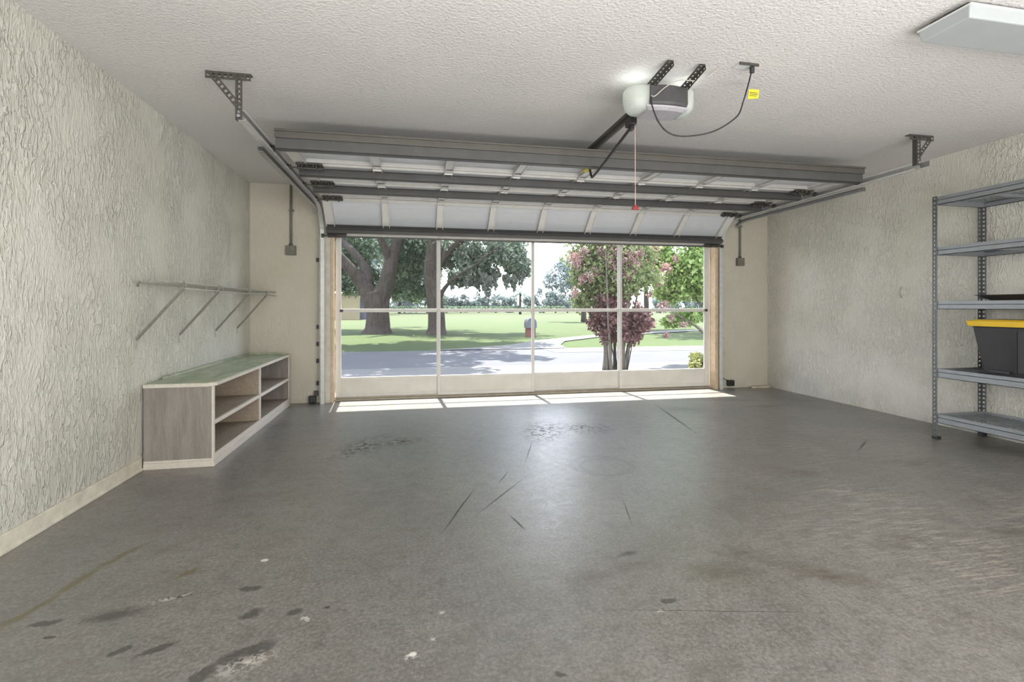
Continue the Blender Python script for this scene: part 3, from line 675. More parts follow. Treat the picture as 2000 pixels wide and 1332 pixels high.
# ------------------------------------------------------------------ shelving rack on the right
ra = thing('shelving_rack', 'grey steel boltless shelving rack against the right wall', 'shelving rack', (4.40, 2.83, 0))
px0, px1, py0, py1 = 4.170, 4.672, 2.36, 3.285
def post(x, y, sx, sy):
    p = MB().perf((x, y, .02), (x, y, 1.972), (0, 1, 0), .038, .034, .017)
    p2 = MB().perf((x, y, .02), (x, y, 1.972), (1, 0, 0), .038, .034, .017)
    m = MB()
    yy = y - sy * .018; m.v += [(v[0], v[1] + 0, v[2]) for v in p.v]; m.f += p.f
    k = len(m.v); m.v += [(v[0] + sx * .018, v[1] + sy * .018, v[2]) for v in p2.v]; m.f += [tuple(i + k for i in q) for q in p2.f]
    o = m.build('post', M['rack_post'], ra, solid=.002)
    MB().box(min(x - .004, x + sx * .036) - .002, max(x + .004, x + sx * .036) + .002, y - .022, y + .022, 0, .022).build('foot', M['black'], o, bevel=.003)
post(px0, py1, 1, 1); post(px1, py1, -1, 1); post(px0, py0, 1, -1); post(px1, py0, -1, -1)
for z in (1.966, 1.558, 1.120, .572, .204):
    m = MB(); b = .066 if z > 1 else .072
    for x in (px0 + .004, px1 - .010): m.box(x, x + .006, py0, py1, z - b, z); m.box(x, x + (.02 if x < 4.4 else .006), py0, py1, z - b, z - b + .004); m.box(x, x + .02, py0, py1, z - .03, z - .026)
    for y in (py0 + .004, py1 - .010): m.box(px0, px1, y, y + .006, z - b, z); m.box(px0, px1, y - .01, y + .01, z - b, z - b + .004)
    sh = m.build('shelf_frame', M['rack'], ra)
    m = MB(); n = 22
    for i in range(n + 1): y = py0 + .02 + (py1 - py0 - .04) * i / n; m.bar((px0 + .01, y, z - .020), (px1 - .01, y, z - .020), .0045, .0045)
    for i in range(7): x = px0 + .02 + (px1 - px0 - .04) * i / 6; m.bar((x, py0 + .01, z - .024), (x, py1 - .01, z - .024), .005, .0045)
    m.build('wire_deck', M['rack'], sh)
    for y in (py0 + .31, py0 + .62): MB().box(px0 + .01, px1 - .01, y - .015, y + .015, z - .05, z - .028).build('cross_beam', M['rack'], sh)
# storage bin -----------------------------------------------------------
bn = thing('storage_bin', 'black plastic storage bin with yellow lid on the second rack shelf', 'storage bin', (4.40, 2.72, .553))
zb, zl = .5535, .925
def tub(mb, lo, hi, z0_, z1_, r=.03, n=5):
    def ring_(q, z):
        xa, xb, ya_, yb2 = q; out = []
        for cx, cy, a0 in ((xb - r, yb2 - r, 0), (xa + r, yb2 - r, 90), (xa + r, ya_ + r, 180), (xb - r, ya_ + r, 270)):
            for i in range(n + 1): a = R(a0 + 90 * i / n); out.append((cx + r * math.cos(a), cy + r * math.sin(a), z))
        return out
    A = ring_(lo, z0_); B = ring_(hi, z1_); k = len(A)
    return mb.add(A + B, [tuple(reversed(range(k))), tuple(range(k, 2 * k))] + [(j, (j + 1) % k, k + (j + 1) % k, k + j) for j in range(k)])
m = tub(MB(), (4.235, 4.565, 2.50, 2.985), (4.205, 4.60, 2.43, 3.045), zb, zl)
tub(m, (4.222, 4.58, 2.47, 3.01), (4.200, 4.60, 2.42, 3.05), .895, zl)
m.box(4.203, 4.22, 2.695, 2.745, .60, .90); m.box(4.215, 4.232, 2.80, 2.93, .585, .605)
m.build('tub', M['bin'], bn, bevel=.002)
for y in (2.72,):
    MB().box(4.199, 4.206, y + .026, y + .031, .60, .895).build('corner_rib', M['black'], bn)
ld = tub(MB(), (4.192, 4.612, 2.405, 3.075), (4.186, 4.618, 2.40, 3.085), zl + .001, zl + .042)
tub(ld, (4.205, 4.60, 2.43, 3.06), (4.215, 4.59, 2.44, 3.05), zl + .042, zl + .052)
ld.build('lid', M['lid'], bn, bevel=.003)
tr2 = tub(MB(), (4.25, 4.57, 2.42, 2.96), (4.215, 4.60, 2.38, 3.03), 1.122, 1.160, r=.03)
tub(tr2, (4.215, 4.60, 2.38, 3.03), (4.205, 4.61, 2.37, 3.045), 1.158, 1.163)
tag(tr2.build('storage_tray', M['black'], bevel=.001), 'shallow black tray with flared rim on the rack shelf above the bin', 'tray')

# ------------------------------------------------------------------ outdoors: ground
gz = -.10
struct('trim_driveway', MB().box(-14, 16, 6.13, 9.75, gz - .1, gz), M['drive'])
struct('trim_street', MB().box(-30, 30, 9.78, 12.3, gz - .1, gz - .004).box(-30, 3.6, 12.3, 13.6, gz - .1, gz - .004), M['street'])
struct('trim_gutter', MB().box(3.6, 30, 12.3, 13.65, gz - .1, gz + .004).box(-30, -14, 6.13, 9.75, gz - .1, gz).box(16, 30, 6.13, 9.75, gz - .1, gz), M['curb'])
lawn = MB(); nx, ny = 60, 70
def hgt(x, y):
    h = gz - .012 + .02 * math.sin(x * .5) * math.sin(y * .31) * min(1, (y - 13.5) / 6)
    if y > 40: h += (y - 40) * .004
    return h
for j in range(ny + 1):
    y = 13.55 + 130 * (j / ny) ** 1.8
    for i in range(nx + 1):
        x = -90 + 180 * i / nx; lawn.v.append((x, y, hgt(x, y)))
for j in range(ny):
    for i in range(nx): a = j * (nx + 1) + i; lawn.f.append((a, a + 1, a + nx + 2, a + nx + 1))
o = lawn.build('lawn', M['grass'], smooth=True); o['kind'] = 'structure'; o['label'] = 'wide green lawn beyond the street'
pathp = [(.4, 13.5), (1.6, 14.1), (3.0, 15.1), (4.2, 16.9), (7.2, 19.5), (12.5, 22.6), (24, 27)]
pathq = [(4.3, 13.5), (4.35, 14.0), (4.5, 14.8), (5.1, 16.3), (7.6, 18.7), (12.9, 21.7), (24.5, 26)]
m = MB(); m.v = [(x, y, hgt(x, y) + .03) for x, y in pathp] + [(x, y, hgt(x, y) + .03) for x, y in pathq]; k = len(pathp)
m.f = [(i, i + 1, k + i + 1, k + i) for i in range(k - 1)]
o = m.build('trim_cart_path', M['drive']); o['kind'] = 'structure'
for yj in (9.765,): struct('trim_joint', MB().box(-14, 16, yj - .012, yj + .012, gz - .06, gz - .006), M['dark'])

# ------------------------------------------------------------------ plants
def leaves(centres, radii, n, size, rng, flat=(1, 1, 1), shell=.55, droop=0):
    """n small leaf blades scattered in puffs"""
    cs = np.array(centres, float); rs = np.array(radii, float)
    w = rs ** 2; idx = rng.choice(len(cs), n, p=w / w.sum())
    d = rng.normal(size=(n, 3)); d /= np.linalg.norm(d, axis=1)[:, None]
    rad = (shell + (1 - shell) * rng.random(n)) * rs[idx]
    p = cs[idx] + d * rad[:, None] * np.array(flat)
    a = rng.normal(size=(n, 3)); a[:, 2] -= droop; a /= np.linalg.norm(a, axis=1)[:, None]
    b = np.cross(a, rng.normal(size=(n, 3))); b /= np.linalg.norm(b, axis=1)[:, None]
    s = size * (.6 + .8 * rng.random(n))[:, None]
    v = np.stack([p - a * s * .6, p + b * s * .32, p + a * s * .6, p - b * s * .32], 1).reshape(-1, 3)
    return v
def leafobj(name, v, mat, parent):
    org = parent_world(parent); v = v - np.array(org); n = len(v) // 4
    me = bpy.data.meshes.new(name); me.vertices.add(len(v)); me.vertices.foreach_set('co', v.ravel())
    me.loops.add(4 * n); me.loops.foreach_set('vertex_index', np.arange(4 * n, dtype=np.int32))
    me.polygons.add(n); me.polygons.foreach_set('loop_start', np.arange(0, 4 * n, 4, dtype=np.int32))
    me.update(calc_edges=True); me.materials.append(mat)
    o = bpy.data.objects.new(name, me); C.objects.link(o); o.parent = parent; return o
def puffs(c, ext, n, r, rng):
    c = np.array(c, float); d = rng.normal(size=(n, 3)); d /= np.linalg.norm(d, axis=1)[:, None]
    rad = rng.random(n) ** (1 / 2.2)
    return [tuple(c + d[i] * rad[i] * np.array(ext)) for i in range(n)], [r * (.6 + .8 * rng.random()) for _ in range(n)]

# camera frame used only to turn measured positions into world points
CAM = Vector((0, 0, 1.07)); F, TH, Y0 = 968.3, .1974, 600.1
sn, cn = math.sin(TH), math.cos(TH)
def at(px, py, D):
    X = (px - 1000) / F * D; return Vector((X * cn + D * sn, -X * sn + D * cn, 1.07 - (py - Y0) / F * D))

# oak 1 : the big forked oak
rng = np.random.default_rng(3)
b1 = at(737, 652, 22.4); b1.z = hgt(b1.x, b1.y)
o1 = thing('oak_tree', 'big forked live oak on the lawn, seen through the left screen', 'tree', b1)
D1 = 22.4
def limb(mb, pts, rad, seg=12): mb.tube(spline(pts, 6), interp(rad, 6), seg)
m = MB()
limb(m, [b1 + Vector((0, 0, -.1)), at(738, 640, D1), at(738, 615, D1), at(735, 590, D1), at(733, 570, D1)], [.80, .56, .50, .52, .50], 16)
limb(m, [at(728, 600, D1), at(722, 578, D1), at(708, 555, D1), at(690, 532, D1 - .2), at(662, 502, D1 - .5), at(625, 470, D1 - 1), at(590, 430, D1 - 1.5)], [.40, .40, .34, .27, .24, .20, .14])
limb(m, [at(714, 562, D1), at(718, 540, D1 + .2), at(708, 515, D1 + .4), at(690, 492, D1 + .6), at(668, 470, D1 + 1), at(640, 430, D1 + 1)], [.28, .24, .20, .18, .16, .10])
limb(m, [at(742, 600, D1), at(745, 578, D1), at(756, 550, D1), at(762, 520, D1), at(768, 495, D1), at(778, 470, D1), at(790, 420, D1), at(800, 350, D1)], [.42, .42, .38, .33, .30, .25, .22, .12])
limb(m, [at(763, 512, D1), at(757, 495, D1 - .2), at(748, 475, D1 - .4), at(735, 440, D1 - .6), at(720, 380, D1 - 1)], [.24, .20, .18, .15, .08])
m.build('trunk', M['bark'], o1, smooth=True)
P_, r_ = puffs(at(720, 390, D1 + 3), (5.5, 3.0, 1.9), 60, 1.0, rng)
v1 = leaves(P_, r_, 9000, .24, rng)
P_, r_ = puffs((-4.5, 28, 4.2), (5.0, 1.8, 1.2), 46, .62, rng); v2 = leaves(P_, r_, 6000, .16, rng)
P_, r_ = puffs((-5.5, 15.8, 6.2), (7.0, 3.0, 1.1), 70, .85, rng); v3 = leaves(P_, r_, 9000, .30, rng)
v4 = []
for (px, py, D, ex, nn_, rr, cnt) in ((800, 535, 25.5, (1.25, .9, 1.15), 30, .42, 4200), (705, 530, 25, (.8, .8, .9), 18, .38, 2400), (668, 525, 25, (.55, .8, 1.1), 16, .36, 1900), (800, 480, 24, (1.4, 1, .5), 16, .5, 2600), (690, 485, 25, (1.2, 1, .5), 14, .45, 1800), (745, 560, 26, (.7, .6, .5), 8, .3, 700), (800, 582, 30, (1.5, .6, .35), 14, .26, 1500), (768, 572, 28, (.5, .5, .4), 8, .26, 700), (790, 568, 26, (1.5, .6, .30), 16, .26, 1500), (672, 560, 26, (.5, .6, .35), 8, .26, 700)):
    P_, r_ = puffs(at(px, py, D), ex, nn_, rr, rng); v4.append(leaves(P_, r_, int(cnt * .75), .18, rng, shell=.2))
v4 = np.concatenate(v4)
leafobj('foliage', np.concatenate([v1, v2, v3, v4]), M['leaf_oak'], o1)

# oak 2
b2 = at(852, 652, 21.4); b2.z = hgt(b2.x, b2.y); D2 = 21.4
o2 = thing('oak_tree', 'second live oak on the lawn, its moss-hung branches spreading right', 'tree', b2)
m = MB()
limb(m, [b2 + Vector((0, 0, -.1)), at(853, 640, D2), at(852, 610, D2), at(848, 580, D2), at(843, 545, D2), at(845, 510, D2), at(848, 470, D2), at(846, 400, D2), at(850, 330, D2)], [.52, .38, .35, .34, .33, .34, .30, .22, .12], 14)
limb(m, [at(855, 590, D2), at(864, 570, D2 - .1), at(878, 552, D2 - .3), at(898, 536, D2 - .5), at(925, 520, D2 - .8), at(955, 495, D2 - 1), at(985, 475, D2 - 1)], [.13, .10, .075, .055, .04, .03, .02])
limb(m, [at(852, 520, D2), at(875, 490, D2), at(915, 460, D2), at(960, 430, D2), at(1000, 420, D2)], [.2, .17, .14, .10, .05])
m.build('trunk', M['bark'], o2, smooth=True)
segs = []
for (px, py, D, ex, nn_, rr, cnt) in ((900, 500, 22.0, (1.5, 1.2, .75), 22, .48, 6500), (985, 500, 22.5, (1.15, 1.0, .75), 20, .42, 6000), (945, 540, 22.6, (.8, .7, .42), 12, .30, 3000), (1012, 525, 23.5, (.55, .6, .55), 10, .28, 2500), (900, 545, 24, (.6, .6, .35), 8, .28, 1600), (830, 500, 25, (1.2, 1.2, .9), 14, .5, 3500), (930, 430, 22, (3.0, 3.0, 1.3), 40, .8, 6000)):
    P_, r_ = puffs(at(px, py, D), ex, nn_, rr, rng); segs.append(leaves(P_, r_, int(cnt * .72), .155, rng, shell=.3))
P_, r_ = puffs((-.6, 13.9, 6.4), (3.0, 2.4, .8), 40, .65, rng); segs.append(leaves(P_, r_, 5000, .28, rng))
P_, r_ = puffs((-3.6, 11.3, 6.4), (5.0, 2.2, .8), 80, .75, rng); segs.append(leaves(P_, r_, 10000, .30, rng))
P_, r_ = puffs((1.0, 17.5, 6.2), (3.2, 2.0, 1.0), 40, .75, rng); segs.append(leaves(P_, r_, 5500, .28, rng))
leafobj('foliage', np.concatenate(segs), M['leaf_oak2'], o2)
P_ = []; r_ = []
for (px, pya, pyb, D) in ((955, 545, 598, 21.8), (948, 540, 585, 21.6), (935, 540, 575, 22), (968, 530, 570, 22), (1003, 545, 570, 22.4), (925, 540, 560, 22), (882, 545, 565, 22), (1018, 535, 560, 22.6), (990, 540, 565, 22.3), (910, 535, 565, 21.6)):
    for k in range(10):
        py = pya + (pyb - pya) * k / 9; P_.append(tuple(at(px + random.uniform(-3, 3), py, D))); r_.append(.17 * (1.15 - k / 10))
leafobj('hanging_moss', leaves(P_, r_, 3500, .11, rng, droop=3), M['moss'], o2)

def tree(name, label, base, crown, ext, npuff, pr, nleaf, ls, mat, tr, group=None, cat='tree', bark_='bark'):
    o = thing(name, label, cat, base, group)
    base = Vector(base); c = Vector(crown)
    m = MB(); m.tube(spline([base + Vector((0, 0, -.1)), base.lerp(c, .5) + Vector((tr * .4, 0, 0)), c], 5), interp([tr * 1.2, tr * .8, tr * .3], 5), 8); m.build('trunk', M[bark_], o, smooth=True)
    P_, r_ = puffs(crown, ext, npuff, pr, rng); leafobj('foliage', leaves(P_, r_, nleaf, ls, rng), M[mat], o); return o
# trees behind the oaks
for (px, D, py, r, lab) in ((662, 60, 525, 4.0, 'pale bushy tree beside the yellow house'), (700, 70, 520, 5.0, 'leafy tree behind the fork of the big oak'), (780, 80, 520, 6.0, 'leafy tree standing between the two oak trunks'), (835, 86, 530, 5.5, 'rounded tree beyond the second oak trunk')):
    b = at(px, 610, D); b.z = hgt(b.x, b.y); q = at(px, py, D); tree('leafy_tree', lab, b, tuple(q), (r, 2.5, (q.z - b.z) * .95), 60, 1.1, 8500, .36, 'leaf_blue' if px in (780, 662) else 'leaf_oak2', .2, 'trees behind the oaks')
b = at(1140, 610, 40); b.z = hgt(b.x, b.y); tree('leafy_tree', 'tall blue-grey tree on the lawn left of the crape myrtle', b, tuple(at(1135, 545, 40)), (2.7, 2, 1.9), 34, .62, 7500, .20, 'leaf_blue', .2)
b = at(1262, 625, 26); b.z = hgt(b.x, b.y); tree('leafy_tree', 'dark green tree behind the pink crape myrtle blossoms', b, tuple(at(1258, 505, 26)), (1.5, 1.5, 1.3), 22, .5, 5500, .15, 'leaf_oak', .15)
b = at(1420, 645, 25); b.z = hgt(b.x, b.y); tree('shade_tree', 'broad shade tree on the lawn beyond the right jamb', b, (b.x - 1.5, b.y - 1, 6.3), (5.5, 5.0, 1.6), 70, .95, 9000, .30, 'leaf_oak', .3)
# distant tree line
spots = [(872, 574, 12), (900, 577, 14), (935, 580, 13), (968, 581, 12), (995, 583, 12), (1038, 578, 10), (1062, 566, 14), (1085, 578, 13), (1108, 572, 16), (1150, 580, 16), (1200, 574, 18), (1290, 585, 18), (1330, 580, 18), (1368, 578, 18), (640, 580, 16), (790, 585, 15)]
for (px, py, w) in spots:
    py -= 7
    D = 88; b = at(px, 606, D); b.z = hgt(b.x, b.y); top = 1.07 + (600 - py) / F * D; zc = (b.z + top) / 2
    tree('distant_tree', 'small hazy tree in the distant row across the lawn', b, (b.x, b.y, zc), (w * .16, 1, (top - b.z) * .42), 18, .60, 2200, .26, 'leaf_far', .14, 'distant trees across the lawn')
# palm
b = at(1016, 606, 75); b.z = hgt(b.x, b.y); pl = thing('palm_tree', 'small distant palm tree near the middle mullion', 'tree', b)
tp_ = at(1016, 574, 75); MB().tube([b, tp_], [.22, .16], 8).build('trunk', M['bark'], pl)
m = MB()
for k in range(16):
    a = 2 * math.pi * k / 16; e = random.uniform(-.3, .9); dr = Vector((math.cos(a), math.sin(a), e)).normalized()
    q = [tp_, tp_ + dr * .7, tp_ + dr * 1.2 + Vector((0, 0, -.25)), tp_ + dr * 1.5 + Vector((0, 0, -.8))]
    for i in range(3):
        w0 = (.05, .28, .22, .02)[i]; w1 = (.05, .28, .22, .02)[i + 1]; s_ = Vector((-math.sin(a), math.cos(a), 0))
        m.quad(q[i] - s_ * w0, q[i] + s_ * w0, q[i + 1] + s_ * w1, q[i + 1] - s_ * w1)
m.build('fronds', M['leaf_far'], pl)
# long low hedge and pale building across the lawn
hp = [(tuple(at(px, 603, 74))) for px in range(560, 1100, 7)]
hd = thing('long_hedge', 'long low dark hedge along the far edge of the lawn', 'hedge', at(830, 606, 74))
leafobj('foliage', leaves(hp, [.42] * len(hp), 7000, .30, rng, flat=(1, 1, .9)), M['leaf_oak'], hd)
fb = thing('far_building', 'long pale low building beyond the far hedge', 'building', (at(920, 606, 98).x, at(920, 606, 98).y, hgt(4, 98)))
bw = at(920, 600, 98)
MB().box(bw.x - 6, bw.x + 6, bw.y, bw.y + 4, hgt(4, 84), 1.55).build('wall', M['drive'], fb); MB().hexa([(bw.x - 6.4, bw.y - .4, 1.55), (bw.x + 6.4, bw.y - .4, 1.55), (bw.x + 6.4, bw.y + 4.4, 1.55), (bw.x - 6.4, bw.y + 4.4, 1.55), (bw.x - 5, bw.y + 1.6, 2.1), (bw.x + 5, bw.y + 1.6, 2.1), (bw.x + 5, bw.y + 2.4, 2.1), (bw.x - 5, bw.y + 2.4, 2.1)]).build('roof', M['drive'], fb)
# yellow house on the left
hb = at(680, 610, 46); hz = hgt(hb.x, hb.y); hs = thing('house', 'pale yellow house with dark garage opening beyond the big oak', 'house', (hb.x, hb.y, hz))
t = NT('yellow_render'); t.set(col=t.mix(t.noise(2, 4), (.19, .155, .085), (.23, .20, .13)), rough=.9); M['house'] = t.m
MB().box(hb.x - 4.5, hb.x + 1.0, hb.y, hb.y + 5, hz, 2.35).box(hb.x + 1.0, hb.x + 2.0, hb.y + .8, hb.y + 5, hz, 2.0).build('wall', M['house'], hs)
MB().box(hb.x + .65, hb.x + 1.85, hb.y + .70, hb.y + .8, hz, 1.95).build('garage_opening', plain('slate_shutter', (.07, .073, .10), .6), hs)
MB().hexa([(hb.x - 4.8, hb.y - .4, 2.35), (hb.x + 1.3, hb.y - .4, 2.35), (hb.x + 1.3, hb.y + 5.4, 2.35), (hb.x - 4.8, hb.y + 5.4, 2.35), (hb.x - 3.5, hb.y + 2.2, 3.1), (hb.x - .6, hb.y + 2.2, 3.1), (hb.x - .6, hb.y + 2.8, 3.1), (hb.x - 3.5, hb.y + 2.8, 3.1)]).build('roof', plain('pale_roof', (.18, .17, .13), .8), hs)
# mailbox
mb_ = at(1033, 656, 19.8); mz = hgt(mb_.x, mb_.y); ml = thing('mailbox', 'grey mailbox on a short brick pillar beside the path', 'mailbox', (mb_.x, mb_.y, mz))
t = NT('brick'); br = t.new('ShaderNodeTexBrick'); t.link(t.mapping((1, 1, 1)), br.inputs[0]); br.inputs['Scale'].default_value = 9; br.inputs['Color1'].default_value = (.17, .06, .05, 1); br.inputs['Color2'].default_value = (.14, .055, .048, 1); br.inputs['Mortar'].default_value = (.18, .16, .14, 1); t.set(col=br.outputs[0], rough=.9)
MB().box(mb_.x - .12, mb_.x + .24, mb_.y - .15, mb_.y + .15, mz, .25).build('pillar', t.m, ml, bevel=.01)
m = MB(); prof = [(-.20, 0), (.20, 0)] + [(.20 * math.cos(a), .18 + .20 * math.sin(a)) for a in [R(x) for x in range(0, 181, 20)]]
v = [(mb_.x + .06 + p[0], mb_.y - .25, .25 + p[1] * 1.05) for p in prof] + [(mb_.x + .06 + p[0], mb_.y + .25, .25 + p[1] * 1.05) for p in prof]; k = len(prof)
m.add(v, [tuple(range(k)), tuple(range(k, 2 * k))] + [(i, (i + 1) % k, k + (i + 1) % k, k + i) for i in range(k)])
m.build('letter_box', plain('slate_metal', (.085, .09, .11), .5), ml)

# crape myrtle with plum-coloured shrub
mbv = at(1200, 722, 9.05); mbv.z = gz
cm = thing('crape_myrtle', 'vase-shaped crape myrtle with pale stems and pink blossoms by the street', 'tree', mbv)
m = MB()
for k in range(13):
    a = 2 * math.pi * k / 13 + random.uniform(-.2, .2); s_ = random.uniform(.5, 1)
    p0 = mbv + Vector((math.cos(a) * .20, math.sin(a) * .13, 0)); p1 = mbv + Vector((math.cos(a) * .32 * s_, math.sin(a) * .2 * s_, .45)); p2 = mbv + Vector((math.cos(a) * .48 * s_, math.sin(a) * .32 * s_, 1.15)); p3 = mbv + Vector((math.cos(a) * .75 * s_, math.sin(a) * .6 * s_, 2.3)); p4 = mbv + Vector((math.cos(a) * .9 * s_, math.sin(a) * .75 * s_, 3.0))
    m.tube(spline([p0, p1, p2, p3, p4], 4), interp([.034, .028, .020, .012, .005], 4), 7)
m.build('stems', M['bark2'], cm, smooth=True)
sg = []
for (px, py, ex, nn_, rr, cnt) in ((1180, 520, (.62, .45, .42), 34, .17, 7000), (1200, 565, (.42, .4, .22), 14, .14, 2400), (1145, 530, (.22, .3, .42), 12, .13, 2000), (1245, 530, (.42, .4, .45), 22, .15, 3800), (1195, 450, (.9, .7, .45), 36, .22, 4500), (1150, 590, (.25, .25, .10), 7, .10, 800)):
    P_, r_ = puffs(at(px, py, 9.05), ex, nn_, rr, rng); sg.append(leaves(P_, [q * 1.5 for q in r_], int(cnt * .8), .068, rng, shell=.1))
leafobj('foliage', np.concatenate(sg), M['leaf_myrtle'], cm)
P_ = []; r_ = []
for (px, py, r) in ((1128, 512, .11), (1120, 500, .08), (1140, 492, .07), (1150, 540, .09), (1135, 545, .07), (1185, 505, .10), (1205, 490, .12), (1215, 510, .12), (1200, 520, .08), (1228, 500, .10), (1165, 530, .07), (1122, 572, .07), (1240, 515, .09), (1228, 535, .09), (1175, 490, .07), (1250, 498, .08), (1205, 545, .06)):
    P_.append(tuple(at(px, py, 8.65))); r_.append(r)
leafobj('blossoms', leaves(P_, [q * 1.5 for q in r_], 2600, .040, rng, shell=.05), M['pink'], cm)
ps = thing('plum_leaved_shrub', 'dark plum-leaved shrub wrapped around the crape myrtle stems', 'shrub', mbv + Vector((.1, -.1, 0)))
m = MB()
for k in range(6):
    a = k * 1.05; m.tube([mbv + Vector((.1 + math.cos(a) * .10, -.1 + math.sin(a) * .08, 0)), mbv + Vector((.1 + math.cos(a) * .28, -.1 + math.sin(a) * .2, .9))], [.012, .006], 6)
m.build('stems', M['bark'], ps)
sg = []
for (px, py, ex, nn_, rr, cnt) in ((1190, 620, (.40, .3, .22), 22, .12, 2900), (1250, 625, (.24, .3, .24), 14, .12, 2000), (1185, 590, (.25, .25, .16), 10, .11, 1100), (1205, 655, (.28, .25, .10), 10, .09, 900), (1160, 625, (.10, .2, .14), 6, .09, 500), (1240, 655, (.16, .2, .10), 6, .09, 400)):
    P_, r_ = puffs(at(px, py, 9.0), ex, nn_, rr, rng); sg.append(leaves(P_, [q * 1.5 for q in r_], int(cnt * .8), .068, rng, shell=.1))
leafobj('foliage', np.concatenate(sg), M['leaf_purple'], ps)
# bright green flowering tree at the right
gb = at(1392, 712, 10.2); gb.z = gz
gt = thing('flowering_tree', 'bright green flowering tree with pink blossoms at the right edge of the opening', 'tree', gb)
m = MB()
for dx, top in ((-.1, at(1340, 560, 10.2)), (.1, at(1380, 520, 10.2)), (0, at(1315, 610, 9.9)), (.05, at(1400, 450, 10.4)), (-.05, at(1320, 500, 10.2))):
    m.tube(spline([gb + Vector((dx, 0, 0)), gb.lerp(top, .5) + Vector((.25, 0, .1)), top], 5), interp([.05, .035, .012], 5), 7)
m.build('stems', M['bark2'], gt, smooth=True)
sg = []
for (px, py, ex, nn_, rr, cnt) in ((1345, 525, (.55, .5, .50), 34, .19, 6500), (1318, 560, (.35, .4, .22), 16, .15, 2600), (1385, 540, (.5, .5, .5), 22, .2, 3000), (1355, 440, (.9, .8, .45), 32, .24, 4000), (1345, 618, (.35, .3, .12), 10, .11, 1100), (1310, 630, (.16, .2, .08), 6, .08, 450), (1290, 500, (.25, .3, .4), 12, .14, 1500)):
    P_, r_ = puffs(at(px, py, 10.2), ex, nn_, rr, rng); sg.append(leaves(P_, [q * 1.3 for q in r_], int(cnt * .9), .085, rng, shell=.15))
leafobj('foliage', np.concatenate(sg), M['leaf_bright'], gt)
P_ = []; r_ = []
for (px, py, r) in ((1280, 485, .10), (1270, 510, .11), (1300, 525, .10), (1278, 540, .09), (1290, 550, .08), (1262, 548, .08), (1297, 598, .09), (1270, 575, .06), (1245, 598, .09), (1240, 570, .08), (1310, 620, .06), (1270, 630, .09), (1262, 640, .07), (1300, 655, .05), (1335, 635, .06), (1320, 505, .06)):
    P_.append(tuple(at(px, py, 9.7))); r_.append(r)
leafobj('blossoms', leaves(P_, [q * 1.5 for q in r_], 2400, .045, rng, shell=.05), M['pink'], gt)
bb = at(1362, 716, 8.7); bb.z = gz
bs = thing('lime_shrub', 'small lime-green bush outside at the right end of the kick panel', 'shrub', bb)
P_, r_ = puffs(bb + Vector((.03, 0, .22)), (.24, .2, .15), 22, .08, rng); leafobj('foliage', leaves(P_, r_, 1600, .055, rng, shell=.1), M['leaf_lime'], bs)
MB().tube([bb, bb + Vector((.03, 0, .25))], [.012, .006], 6).tube([bb, bb + Vector((-.08, 0, .22))], [.01, .005], 6).build('stems', M['bark2'], bs)

# ------------------------------------------------------------------ light
w = bpy.data.worlds.new('World'); bpy.context.scene.world = w; w.use_nodes = True
nt = w.node_tree; bg = nt.nodes['Background']
tc = nt.nodes.new('ShaderNodeTexCoord'); sp_ = nt.nodes.new('ShaderNodeSeparateXYZ'); nt.links.new(tc.outputs['Generated'], sp_.inputs[0])
rp = nt.nodes.new('ShaderNodeValToRGB'); e = rp.color_ramp; e.elements[0].position = .0; e.elements[0].color = (.93, .96, 1.0, 1); e.elements[1].position = .6; e.elements[1].color = (.52, .68, 1.0, 1)
nt.links.new(sp_.outputs[2], rp.inputs[0])
mp = nt.nodes.new('ShaderNodeMapping'); mp.inputs['Scale'].default_value = (1, 1, 3); nt.links.new(tc.outputs['Generated'], mp.inputs[0])
nz = nt.nodes.new('ShaderNodeTexNoise'); nz.inputs['Scale'].default_value = 5; nz.inputs['Detail'].default_value = 6; nt.links.new(mp.outputs[0], nz.inputs[0])
cr_ = nt.nodes.new('ShaderNodeValToRGB'); cr_.color_ramp.elements[0].position = .45; cr_.color_ramp.elements[1].position = .62; nt.links.new(nz.outputs[0], cr_.inputs[0])
mxn = nt.nodes.new('ShaderNodeMix'); mxn.data_type = 'RGBA'; nt.links.new(cr_.outputs[0], mxn.inputs[0]); nt.links.new(rp.outputs[0], mxn.inputs[6]); mxn.inputs[7].default_value = (.97, .98, 1, 1)
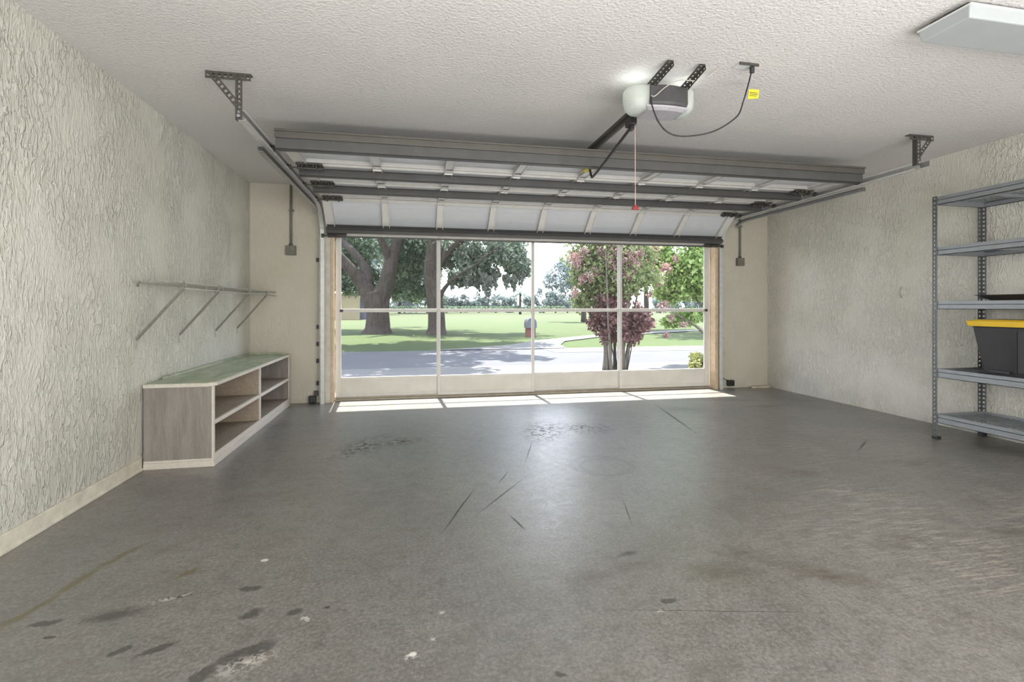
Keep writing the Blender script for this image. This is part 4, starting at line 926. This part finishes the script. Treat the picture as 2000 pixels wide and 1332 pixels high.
nt.links.new(mxn.outputs[2], bg.inputs[0]); bg.inputs[1].default_value = 5.6
sd_ = Vector((.06, -1, -2.79)).normalized()
sl = bpy.data.lights.new('sun', 'SUN'); sl.energy = 20; sl.angle = R(.6); sl.color = (1, .96, .88)
so = bpy.data.objects.new('sun', sl); C.objects.link(so); so.rotation_euler = sd_.to_track_quat('-Z', 'Y').to_euler()
def area(nm, loc, aim, sx, sy, en, col=(1, 1, 1)):
    l = bpy.data.lights.new(nm, 'AREA'); l.shape = 'RECTANGLE'; l.size = sx; l.size_y = sy; l.energy = en; l.color = col
    o = bpy.data.objects.new(nm, l); C.objects.link(o); o.location = loc; o.rotation_euler = (Vector(aim) - Vector(loc)).to_track_quat('-Z', 'Y').to_euler()
area('back_fill_lamp', (1.4, -1.15, 1.35), (1.4, 4, 1.5), 5.4, 1.6, 170, (1, .99, .985))
area('up_fill_lamp', (1.4, -.25, .12), (1.4, .35, 2.4), 5.6, .8, 126, (1, .99, .985))
for x in (1.30, 1.62):
    l = bpy.data.lights.new('opener_bulb', 'POINT'); l.energy = .55; l.shadow_soft_size = .02; l.color = (.92, 1, .95)
    o = bpy.data.objects.new('opener_bulb', l); C.objects.link(o); o.location = (x, 2.752, 2.335)

# ------------------------------------------------------------------ camera
cd = bpy.data.cameras.new('camera'); co_ = bpy.data.objects.new('camera', cd); C.objects.link(co_)
cd.sensor_width = 36; cd.lens = F / 2000 * 36; cd.shift_y = -(666 - Y0) / 2000; cd.clip_end = 500; cd.clip_start = .05
co_.location = CAM; co_.rotation_euler = (R(90), 0, -TH)
bpy.context.scene.camera = co_
vs = bpy.context.scene.view_settings; vs.view_transform = 'Standard'; vs.look = 'None'; vs.exposure = 0; vs.gamma = 1
cy = bpy.context.scene.cycles
cy.max_bounces = 5; cy.diffuse_bounces = 3; cy.glossy_bounces = 3; cy.transmission_bounces = 3; cy.transparent_max_bounces = 6
cy.caustics_reflective = False; cy.caustics_refractive = False; cy.adaptive_threshold = 0.06
